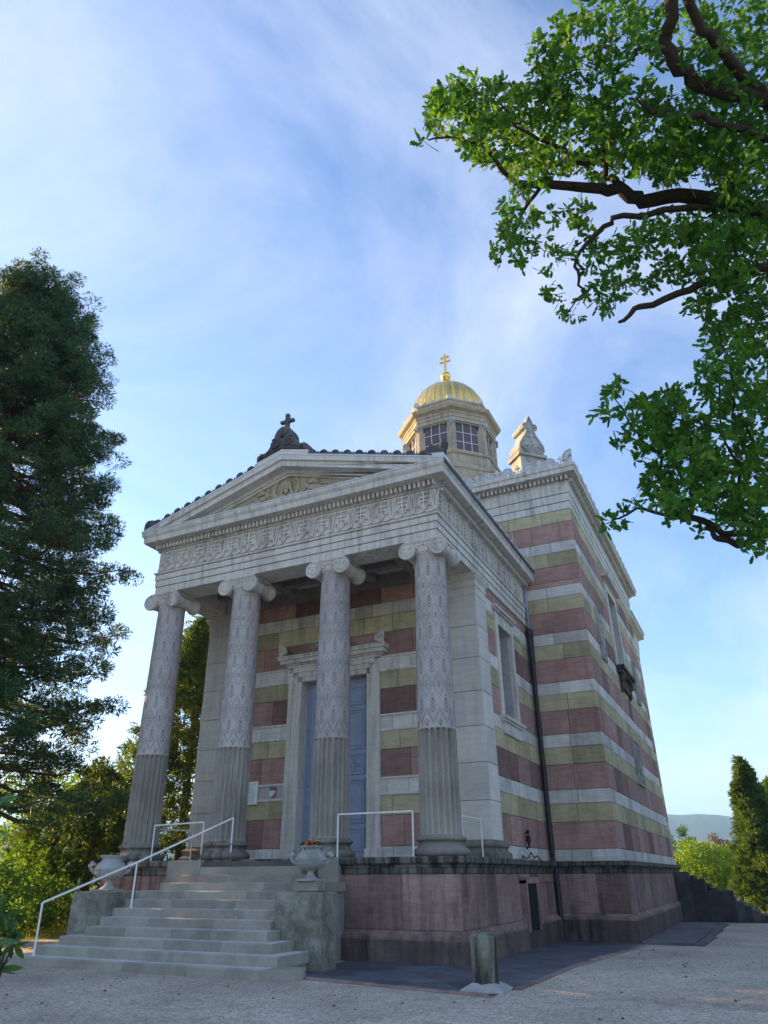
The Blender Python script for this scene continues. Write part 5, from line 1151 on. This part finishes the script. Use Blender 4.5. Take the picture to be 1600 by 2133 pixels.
for p in ([(1439, 1078), (1442, 1000), (1439, 906), (1405, 830)], [(1400, 1062), (1380, 950), (1330, 905), (1280, 830)], [(1560, 1105), (1540, 1000), (1510, 920), (1500, 800)], [(1130, 384), (1085, 450), (1062, 500), (1040, 548)], [(1600, 700), (1540, 720), (1500, 740), (1470, 790)], [(1420, 1080), (1340, 1060), (1290, 1080), (1262, 1092)], [(1600, 950), (1560, 900), (1530, 840), (1500, 710)]):
    plimb(p, [8, 6, 4, 2], [11.4, 11.2, 11.1, 11.0] if p[0][1] > 600 else [12.1]*4)
OB = [(945, 235, 55, 55, 1), (925, 210, 34, 30, .9), (965, 180, 30, 42, .9), (1000, 225, 62, 58, 1), (888, 296, 15, 9, .8), (905, 250, 22, 40, .9), (1054, 208, 55, 45, 1), (1068, 300, 95, 65, 1), (1010, 290, 55, 55, 1), (1160, 110, 48, 60, 1), (1125, 135, 30, 25, .8), (1207, 185, 85, 72, 1), (1145, 205, 45, 65, .9), (1276, 28, 75, 42, .9), (1200, 55, 45, 28, .8), (1184, 277, 115, 82, 1), (1119, 345, 75, 45, 1), (1300, 130, 75, 60, .55), (1322, 260, 115, 80, .95), (1276, 330, 95, 45, .9), (1415, 85, 95, 85, .35), (1350, 60, 60, 50, .5), (1392, 300, 95, 80, 1), (1554, 208, 100, 90, 1), (1484, 264, 90, 80, 1), (1540, 70, 95, 75, .95), (1470, 130, 60, 50, .55), (1438, 333, 90, 55, 1), (1577, 416, 70, 110, 1), (1554, 340, 80, 75, 1),
      (1082, 455, 42, 65, .9), (1068, 505, 48, 42, .9), (1036, 550, 14, 10, 1), (1082, 553, 15, 12, .9), (1174, 440, 48, 28, .8), (1193, 467, 34, 15, .8), (1137, 566, 24, 9, .9), (1179, 522, 40, 24, .8), (1125, 510, 25, 25, .6), (1253, 509, 52, 26, .75), (1299, 552, 82, 45, .85), (1267, 612, 42, 48, .9), (1340, 590, 45, 25, .7), (1147, 612, 32, 20, .85), (1174, 657, 36, 13, .9), (1210, 600, 20, 25, .5), (1415, 480, 95, 45, .95), (1461, 530, 90, 60, 1), (1438, 569, 50, 25, .9), (1507, 462, 85, 60, 1), (1554, 530, 85, 80, 1), (1461, 640, 50, 26, .9), (1530, 620, 75, 70, 1), (1489, 684, 38, 20, .8), (1577, 670, 55, 60, 1), (1350, 500, 60, 40, .6),
      (1506, 700, 42, 26, .8), (1487, 756, 34, 42, .8), (1450, 801, 10, 6, .9), (1506, 820, 48, 46, .85), (1562, 780, 70, 85, .95), (1525, 887, 50, 45, .85), (1581, 890, 55, 80, .9), (1277, 812, 20, 32, .9), (1250, 857, 9, 10, .9), (1275, 860, 22, 14, .7), (1319, 861, 42, 28, .9), (1401, 820, 24, 32, 1), (1385, 845, 40, 30, .9), (1350, 870, 50, 35, .9), (1337, 900, 55, 30, .8), (1285, 925, 18, 8, .9), (1412, 900, 62, 60, 1), (1326, 951, 26, 10, .9), (1394, 955, 60, 55, 1), (1450, 944, 60, 60, 1), (1375, 1019, 48, 34, 1), (1345, 1022, 20, 16, .9), (1431, 1030, 62, 45, 1), (1469, 981, 50, 50, .9), (1525, 981, 62, 50, .8), (1394, 1062, 34, 18, .9), (1525, 1050, 62, 45, .85), (1581, 1000, 45, 60, .85), (1562, 1070, 60, 50, .9), (1574, 1120, 36, 34, .9), (1469, 1108, 20, 9, .7), (1307, 1064, 20, 9, .8), (1262, 1090, 8, 11, 1), (1292, 1097, 8, 6, .9), (1277, 1079, 6, 4, .9), (1330, 1050, 14, 6, .7)]
tw = []
for (u, v, ru, rv, dn) in OB:
    n = max(2, int(ru*rv*pi*dn/225)); dep = 12.4 if v < 720 else 11.0
    if u > 1350 and v < 290: dep = 13.4; dn *= 0.8
    dep += (rng.normal()*0.35)
    for i in range(n):
        a = rng.uniform(0, 2*pi); r = math.sqrt(rng.uniform(0, 1)); uu = u+ru*r*cos(a); vv = v+rv*r*sin(a)
        if uu > 1680: continue
        tw.append(at(uu, vv, dep+rng.normal()*0.75+(0.5 if ru > 60 else 0)))
for i in range(900):                                          # the part of the crown outside the frame
    a = rng.uniform(0, 2*pi); r = 5.5*math.sqrt(rng.uniform(0.05, 1)); tw.append(OT+np.array((1.5+r*cos(a), r*sin(a), rng.uniform(6, 20))))
tw = np.array(tw); per = 9; ci = np.repeat(np.arange(len(tw)), per); n = len(ci)
LPa = np.array(LP); near = LPa[np.argmin(((tw[:, None, :]-LPa[None])**2).sum(2), 1)]+rng.normal(size=(len(tw), 3))*0.22; ax = unit(unit(tw-near)+rng.normal(size=(len(tw), 3))*0.35+np.array((0, 0, 0.12))); d = unit(ax[ci]*0.7+rng.normal(size=(n, 3))*0.75)
C = tw[ci]+rng.normal(size=(n, 3))*0.022+d*0.01
leaves('foliage', C, d, rng.uniform(0.075, 0.16, n), 'oak leaf', oak, 'oak')
g = G()
for i in range(0, len(tw), 2):
    L_ = min(0.34, np.linalg.norm(tw[i]-near[i])-0.05)
    if L_ < 0.28: continue
    b_ = tw[i]+unit(near[i]-tw[i])*L_
    if np.linalg.norm(b_-OT) > np.linalg.norm(tw[i]-OT)-0.1: continue
    g.tube([b_, (b_+tw[i])/2+rng.normal(size=3)*0.04*L_, tw[i]], [0.0065, 0.005, 0.003], 3, False)
part(g, 'twigs', 'oak bark', oak)

# --- giant sequoia on the left
SB = np.array((-11.9, -2.3, -0.1)); SQ = 0.794
seq = thing('sequoia_tree', 'tall dark giant sequoia rising at the left edge', 'tree', tuple(SB))
limb(seq, [SB+np.array((0.05*sin(z), 0.05*cos(z), z))*SQ for z in (0, 1, 3, 8, 14, 20, 25, 29, 31)], [0.95, 0.7, 0.58, 0.48, 0.37, 0.26, 0.16, 0.07, 0.03], 'sequoia bark', 'trunk', 14)
def seqr(z): return np.interp(z, [2, 5, 9, 14, 20, 24.5, 27.5, 29.6, 30.9, 31.4], [7.6, 7.8, 7.4, 6.7, 5.7, 4.4, 3.3, 2.4, 1.3, 0.3])
g = G(); cc = []; cr_ = []
for i in range(430):
    z = 5.2+(i/430)**0.92*25.6
    if z < 14.5 and rng.uniform() < 0.74*(14.5-z)/9.3: continue
    az = i*2.399+rng.normal()*0.25; L = seqr(z)*rng.uniform(0.72, 1.06); d = np.array((cos(az), sin(az), 0)); zt = (33-z)/33
    dro = -0.30*L*zt-0.1; pts = []
    for t in (0, 0.25, 0.5, 0.75, 1.0): pts.append(SB+(0, 0, z)+d*L*t+np.array((0, 0, dro*sin(t*pi*0.62)*1.15+0.10*L*t**3))+rng.normal(size=3)*0.08*t*L*0.25)
    g.tube(pts, [0.05+0.012*L, 0.04+0.010*L, 0.035+0.006*L, 0.03+0.002*L, 0.012], 5, False)
    k = 3+int(L*0.8); lo_ = 0.36+0.30*zt
    for j in range(k):
        t = lo_+(1.02-lo_)*j/(k-1); p = np.array([np.interp(t, (0, .25, .5, .75, 1), [q[c] for q in pts]) for c in range(3)])
        side = np.cross(d, (0, 0, 1.0))*rng.normal()*0.55*(0.4+0.6*t); cc.append(p+side+np.array((0, 0, rng.normal()*0.35-0.05))); cr_.append(rng.uniform(0.36, 0.74)*(0.75+0.3*t))
cc = SB+(np.array(cc)-SB)*SQ; cr_ = np.array(cr_)*SQ; g.v = [tuple(SB+(np.array(p)-SB)*SQ) for p in g.v]
part(g, 'branches', 'sequoia bark', seq, smooth=True)
C, D, sz = clumps(cc, cr_, 165, 0.165, 0.9, 0.72, 0.4); D[:, 2] += 0.12
leaves('crown', C-unit(D)*sz[:, None]*0.5, D, sz, 'sequoia needle', seq, 'diamond', 0.24)
sel = rng.choice(len(cc), 150, replace=False); C, D, sz = clumps(cc[sel]*0.97+SB*np.array((.03, .03, 0)), cr_[sel]*0.6, 16, 0.2, 0.7)
leaves('dry_sprays', C, D, sz, 'sequoia dry needle', seq, 'sprig', 0.14)

def conifer(name, label, base, H, prof, nb, per, lsz, mat, wid=0.18, group=None, cl=(0.25, 0.5), trunk=0.2, top=0.0, lean=(0, 0)):
    base = np.array(base, float); t = thing(name, label, 'tree', tuple(base), group)
    limb(t, [base+(lean[0]*z/H, lean[1]*z/H, z) for z in np.linspace(0, H*0.97, 6)], list(np.linspace(trunk, 0.02, 6)), 'grey bark', 'trunk', 8)
    z = H*rng.uniform(0, 1, nb)**0.85; a = rng.uniform(0, 2*pi, nb); ph = rng.uniform(0, 2*pi, 3)
    R = np.interp(z/H, *prof)*(0.80+0.22*np.sin(a*3+z*0.9+ph[0])+0.14*np.sin(a*5-z*1.7+ph[1])); r = R*np.sqrt(rng.uniform(0.20, 1.0, nb))
    cent = base+np.stack([r*np.cos(a)+lean[0]*z/H, r*np.sin(a)+lean[1]*z/H, z+rng.normal(size=nb)*0.2], 1)
    C, D, sz = clumps(cent, rng.uniform(*cl, nb), per, lsz, 0.8, 0.8, 0.4); D += np.stack([np.repeat(np.cos(a), per), np.repeat(np.sin(a), per), np.full(nb*per, 0.15)], 1)*0.6
    C[:, 2] = np.maximum(C[:, 2], base[2]+0.05)
    leaves('crown', C-unit(D)*sz[:, None]*0.4, D, sz, mat, t, 'sprig', wid); return t
def broadleaf(name, label, base, H, blobs, per, lsz, mat, group=None, trunk=0.18, fork=3, tm='grey bark', tmpl='diamond', den=1.0):
    """blobs: (dx, dy, z, r) lobes of the crown"""
    base = np.array(base, float); t = thing(name, label, 'tree', tuple(base), group); g = G()
    zc = min(b[2] for b in blobs); g.tube([base, base+(0.05, 0, zc*0.5), base+(0, 0.05, zc)], [trunk, trunk*0.8, trunk*0.65], 8)
    cent = []; rr = []
    for (dx, dy, z, r) in blobs:
        g.tube(wob(base+(0, 0, zc*0.75), base+(dx, dy, z), 4, 0.12*r), [trunk*0.55, trunk*0.4, trunk*0.3, trunk*0.2, trunk*0.08], 6)
        k = int(46*den*max(0.3, r*r)); d = unit(rng.normal(size=(k, 3))); q = r*rng.uniform(0.35, 1.08, k)**0.55
        cent.append(base+(dx, dy, z)+d*q[:, None]*np.array((1, 1, 0.85))); rr.append(np.full(k, 1.0)*rng.uniform(0.16, 0.34, k)*min(1.4, 0.55+0.35*r))
    part(g, 'trunk', tm, t, smooth=True); cent = np.concatenate(cent); rr = np.concatenate(rr)
    C, D, sz = clumps(cent, rr, per, lsz, 0.6, 0.8, 0.7); C[:, 2] = np.maximum(C[:, 2], base[2]+0.03)
    leaves('crown', C, D, sz, mat, t, tmpl, 0.62); return t
def gp(u, v, hd):                                             # ground point below a line of sight, hd metres away
    d = FW+RT*(u-PPX)/FPX-UP*(v-PPY)/FPX; d = d/np.hypot(d[0], d[1]); p = CAM+d*hd; return (p[0], p[1], gz(p[1]) if p[1] < 60 else -0.3)

# yews and conifers behind the left columns
conifer('yew_tree', 'broad dark yew between the left columns and the sequoia', gp(360, 1900, 37), 13.6, ([0, .15, .4, .65, .85, 1], [4.9, 5.2, 4.2, 3.0, 1.8, .3]), 1500, 40, 0.26, 'yew needle', 0.22, cl=(0.22, 0.5), trunk=0.3)
conifer('yew_tree', 'lower spreading yew at the foot of the left stair cheek', gp(170, 1900, 33), 5.6, ([0, .25, .55, .8, 1], [3.2, 3.4, 2.9, 1.8, .4]), 800, 36, 0.22, 'yew needle', 0.24, cl=(0.2, 0.42), trunk=0.2)
# sunlit broadleaf trees on the left
broadleaf('sunlit_tree', 'backlit yellow-green tree under the drooping sequoia branches', gp(70, 1900, 48), 9, [(-2.5, 0, 3.0, 1.8), (0, 0, 4.4, 2.1), (2.3, 1, 3.4, 1.9), (-1, 0.5, 6.0, 1.8), (1.3, 0.3, 6.3, 1.5), (3.6, 0.5, 5.0, 1.5), (-4, 0, 4.8, 1.7), (-3.2, 0, 6.6, 1.4), (0.2, 0, 2.0, 1.8)], 16, 0.20, 'lime leaf', trunk=0.22, tm='oak bark', den=0.55)
broadleaf('sunlit_tree', 'pale green tree farther off between sequoia and yew', gp(170, 1890, 66), 9, [(-2.5, 0, 3.2, 2.0), (0, 0, 5.0, 2.3), (2.4, 0, 4.0, 2.1), (4.8, 0, 3.0, 2.0), (-5, 0, 3.0, 2.2), (1.2, 0, 6.4, 1.7)], 16, 0.24, 'green leaf', trunk=0.22, den=0.5)
for u, hd, h, lab in ((25, 30, 2.7, 'deep green rounded shrub at the far left of the lawn'), (95, 36, 2.2, 'green shrub in the grass left of the yews'), (-60, 27, 2.6, 'leafy green shrub below the sequoia trunk')):
    broadleaf('garden_shrub', lab, gp(u, 1930, hd), h, [(-0.9, 0, h*0.4, 1.0), (0.7, 0.3, h*0.45, 1.0), (0, 0, h*0.75, 0.85), (1.4, 0, h*0.3, 0.7), (-1.5, 0.2, h*0.35, 0.7)], 16, 0.13, 'green leaf', trunk=0.06, den=1.3)
# unseen trees: left row shades the court, right pair added to darken side walls
for i, (x, y, h) in enumerate(((-28, -3, 21), (-27, -11, 22), (-26, -19, 21), (24, 7, 17), (25, 18, 16))):
    lab = ['tall garden tree standing left of the gravel court', 'second tall tree left of the gravel court, away from the chapel', 'tall tree at the near end of the row left of the court', 'unseen broad tree added right of the chapel to darken its side walls', 'unseen broad tree added right of the rear stair to dim the side walls'][i]
    broadleaf('unseen_shade_tree', lab, (x, y, 0), h, [(rng.normal()*2.0, rng.normal()*2.2, h*f, 2.7*(1.15-0.3*f)) for f in (0.12, 0.16, 0.22, 0.25, 0.3, 0.36, 0.42, 0.48, 0.55, 0.6, 0.68, 0.75, 0.83, 0.9)], 14, 0.42, 'green leaf', trunk=0.4, den=0.8)
# right-hand background
conifer('cypress_tree', 'tall golden-green conifer at the right edge beyond the side stair', gp(1614, 1905, 49), 7.6, ([0, .1, .3, .55, .78, .93, 1], [1.6, 1.75, 1.65, 1.35, .85, .45, .1]), 900, 46, 0.24, 'golden conifer needle', 0.24, cl=(0.18, 0.36), trunk=0.16)
conifer('cypress_tree', 'second shorter conifer close behind the golden one', gp(1668, 1905, 51), 6.6, ([0, .1, .3, .6, .85, 1], [1.7, 1.9, 1.7, 1.2, .7, .1]), 500, 40, 0.24, 'golden conifer needle', 0.24, cl=(0.18, 0.36), trunk=0.16)
broadleaf('round_bush', 'rounded bright yellow-green bush behind the side stair', gp(1482, 1880, 58), 4.6, [(-1.5, 0, 1.9, 1.5), (0.2, 0, 2.2, 1.8), (1.6, 0, 1.8, 1.5), (-0.6, 0, 2.9, 1.3), (1.0, 0, 2.8, 1.2), (-2.3, 0, 1.2, 1.1), (2.5, 0, 1.4, 1.2), (0, 0, 1.1, 1.5)], 20, 0.13, 'lime leaf', trunk=0.12, den=1.2)
broadleaf('green_bush', 'darker green bush right of the round yellow-green one', gp(1548, 1880, 61), 3.6, [(-0.6, 0, 1.4, 1.1), (0.7, 0, 1.5, 1.1), (0, 0, 2.2, 0.9), (1.5, 0, 1.0, 0.9), (-1.2, 0, 0.9, 0.9)], 20, 0.13, 'green leaf', trunk=0.1, den=1.2)
broadleaf('copper_tree', 'copper-leaved tree top above the round bush', gp(1512, 1860, 92), 6.2, [(-1.6, 0, 4.0, 1.2), (0, 0, 4.6, 1.3), (1.5, 0, 4.0, 1.2), (0.6, 0, 3.2, 1.5), (-3.0, 0, 3.8, 0.9), (2.3, 0, 3.2, 1.0)], 18, 0.19, 'copper leaf', trunk=0.15, den=0.9)
broadleaf('young_tree', 'light green forked young tree against the hill', gp(1422, 1860, 74), 7, [(-0.9, 0, 4.2, 1.1), (-1.0, 0, 5.2, 0.7), (0.5, 0, 3.6, 0.9), (0.95, 0, 5.4, 0.55), (1.1, 0, 4.6, 0.6), (-0.6, 0, 3.0, 1.1), (0.3, 0, 2.4, 1.1)], 18, 0.16, 'green leaf', trunk=0.13, den=1.1)
rw = []
for i, (x, y, h) in enumerate(((-14, 95, 6), (-6, 120, 6), (2, 128, 5), (13, 118, 6), (20, 96, 7), (27, 80, 8))):
    lab = ['leafy tree far behind the chapel on the left of the lawn', 'leafy tree far behind the chapel, second in the far row', 'low leafy tree at the middle of the far row', 'leafy tree in the far row behind the copper one', 'leafy tree in the far row beyond the conifers', 'leafy tree at the right end of the far row'][i]
    broadleaf('far_tree', lab, (x, y, -0.9), h, [(-2.4, 0, h*0.35, 2.0), (0, 0, h*0.5, 2.4), (2.4, 0, h*0.35, 2.0), (0.8, 0, h*0.75, 1.6)], 14, 0.34, 'green leaf', group='far row of trees', trunk=0.2, den=0.35)

# glossy shrub close to the camera on the left
SP = at(-150, 1990, 5.6); SP = np.array((SP[0], SP[1], 0.0))
sh = thing('rhododendron_shrub', 'glossy leaved shrub poking in at the lower left corner', 'shrub', tuple(SP)); g = G(); tips = []
for i, (u, v, d) in enumerate(((8, 1900, 5.5), (22, 1935, 5.4), (-10, 1960, 5.3), (30, 1968, 5.4), (8, 2010, 5.4), (-20, 2035, 5.3), (-30, 1900, 5.6), (-45, 1980, 5.4), (-60, 2060, 5.3), (-70, 1930, 5.5), (-100, 2000, 5.5), (2, 1660, 5.7), (-25, 1690, 5.6), (-60, 1720, 5.6), (-40, 1800, 5.6), (-80, 1830, 5.6), (-110, 1900, 5.6), (-130, 1750, 5.7), (-150, 2050, 5.4), (-120, 2100, 5.4))):
    p = at(u, v, d); tips.append(p); m_ = (p+SP)/2; g.tube([SP+rng.normal(size=3)*0.03, m_*(1, 1, 0.9)+rng.normal(size=3)*0.05, p], [0.018, 0.011, 0.005], 5)
part(g, 'stems', 'grey bark', sh, smooth=True); tips = np.array(tips); per = 11; ci = np.repeat(np.arange(len(tips)), per); n = len(ci); a = np.tile(np.arange(per)*2.4, len(tips))
tipd = unit(np.array((0.55, 0.4, 0.35))+rng.normal(size=(len(tips), 3))*0.3); e1 = unit(np.cross(tipd, (0, 0, 1.0))); e2 = np.cross(tipd, e1)
D = e1[ci]*np.cos(a)[:, None]+e2[ci]*np.sin(a)[:, None]+tipd[ci]*rng.uniform(0.1, 0.9, n)[:, None]; leaves('foliage', tips[ci]-tipd[ci]*rng.uniform(0, 0.06, n)[:, None], D, rng.uniform(0.09, 0.14, n), 'glossy shrub leaf', sh, 'lance', 0.30)

# grass and weeds
def grass(name, label, pts, h):
    n = len(pts); D = np.stack([rng.normal(size=n)*0.35, rng.normal(size=n)*0.35, np.ones(n)], 1); o = leaves(name, pts, D, rng.uniform(0.6, 1.3, n)*h, 'grass blade', None, 'diamond', 0.10)
    o['kind'] = 'stuff'; o['label'] = label; o['category'] = 'grass'; return o
n = 16000; X = rng.uniform(-24, -9.0, n); Y = rng.uniform(-6, 16, n); grass('lawn_grass', 'sunlit grass left of the chapel', np.stack([X, Y, np.array([gz(y) for y in Y])], 1), 0.16)
n = 9000; X = rng.uniform(4, 14, n); Y = rng.uniform(29, 50, n); grass('lawn_grass', 'grass behind the side stair', np.stack([X, Y, np.array([gz(y) for y in Y])], 1), 0.18)
pts = []
for (x, y, s, k) in ((7.25, -2.9, 0.18, 70), (7.3, -2.2, 0.15, 50), (7.35, -1.0, 0.2, 40), (7.45, 1.2, 0.3, 40), (8.6, 0.3, 0.5, 50), (9.3, 2.6, 0.5, 50), (8.9, -1.2, 0.6, 40), (10.2, 1.0, 0.8, 40), (3.4, -3.85, 0.25, 25), (9.3, 12, 0.2, 40), (5.6, -4.5, 0.4, 15), (7.2, -4.2, 0.12, 40)):
    pts.append(np.stack([x+rng.normal(size=k)*s, y+rng.normal(size=k)*s, np.full(k, gz(y))], 1))
grass('gravel_weeds', 'small weeds growing in the gravel along the kerb', np.concatenate(pts), 0.035)

# loose stones and fallen leaves on the gravel
n = 2600; X = rng.uniform(-3, 13, n); Y = rng.uniform(-10, 4, n); ok = (X > 7.25) | (Y < -4.6); X, Y = X[ok], Y[ok]; n = len(X); T = np.array([(1, 0, 0), (0, 1, 0), (-1, 0, 0), (0, -1, 0), (0, 0, 0.7)]); r = rng.uniform(0.008, 0.022, n); a = rng.uniform(0, pi, n)
V = np.stack([X[:, None]+r[:, None]*(T[:, 0]*np.cos(a)[:, None]-T[:, 1]*np.sin(a)[:, None]), Y[:, None]+r[:, None]*(T[:, 0]*np.sin(a)[:, None]+T[:, 1]*np.cos(a)[:, None])*0.8, np.array([gz(y) for y in Y])[:, None]+r[:, None]*T[:, 2]], 2).reshape(-1, 3)
F = (np.arange(n)[:, None, None]*5+np.array([(0, 1, 4), (1, 2, 4), (2, 3, 4), (3, 0, 4)])[None]).reshape(-1, 3)
kind(link('loose_stones', np_mesh('loose_stones', V, F, 'step sandstone')), 'stuff')
n = 420; X = rng.uniform(-3, 13, n); Y = rng.uniform(-10, 6, n); ok = (X > 7.3) | (Y < -4.7); C = np.stack([X, Y, np.array([gz(y)+0.006 for y in Y])], 1)[ok]; D = rng.normal(size=C.shape); D[:, 2] *= 0.15
kind(leaves('fallen_leaves', C, D, rng.uniform(0.03, 0.07, len(C)), 'copper leaf', None, 'lance', 0.5), 'stuff')

# ------------------------------------------------------------------ distance haze
HZ = True
if HZ:
    t = NT('haze air'); t.t.nodes.remove(t.out); out = t.n('ShaderNodeOutputMaterial'); v = t.n('ShaderNodeVolumePrincipled'); v.inputs['Density'].default_value = 0.00042; v.inputs['Color'].default_value = (0.34, 0.62, 1.0, 1); v.inputs['Anisotropy'].default_value = 0.0
    t.l(v.outputs[0], out.inputs['Volume']); MAT['haze air'] = t.m
    kind(part(G().box(-3400, 3400, -450, 3700, -75, 178), 'haze', 'haze air', None), 'stuff')
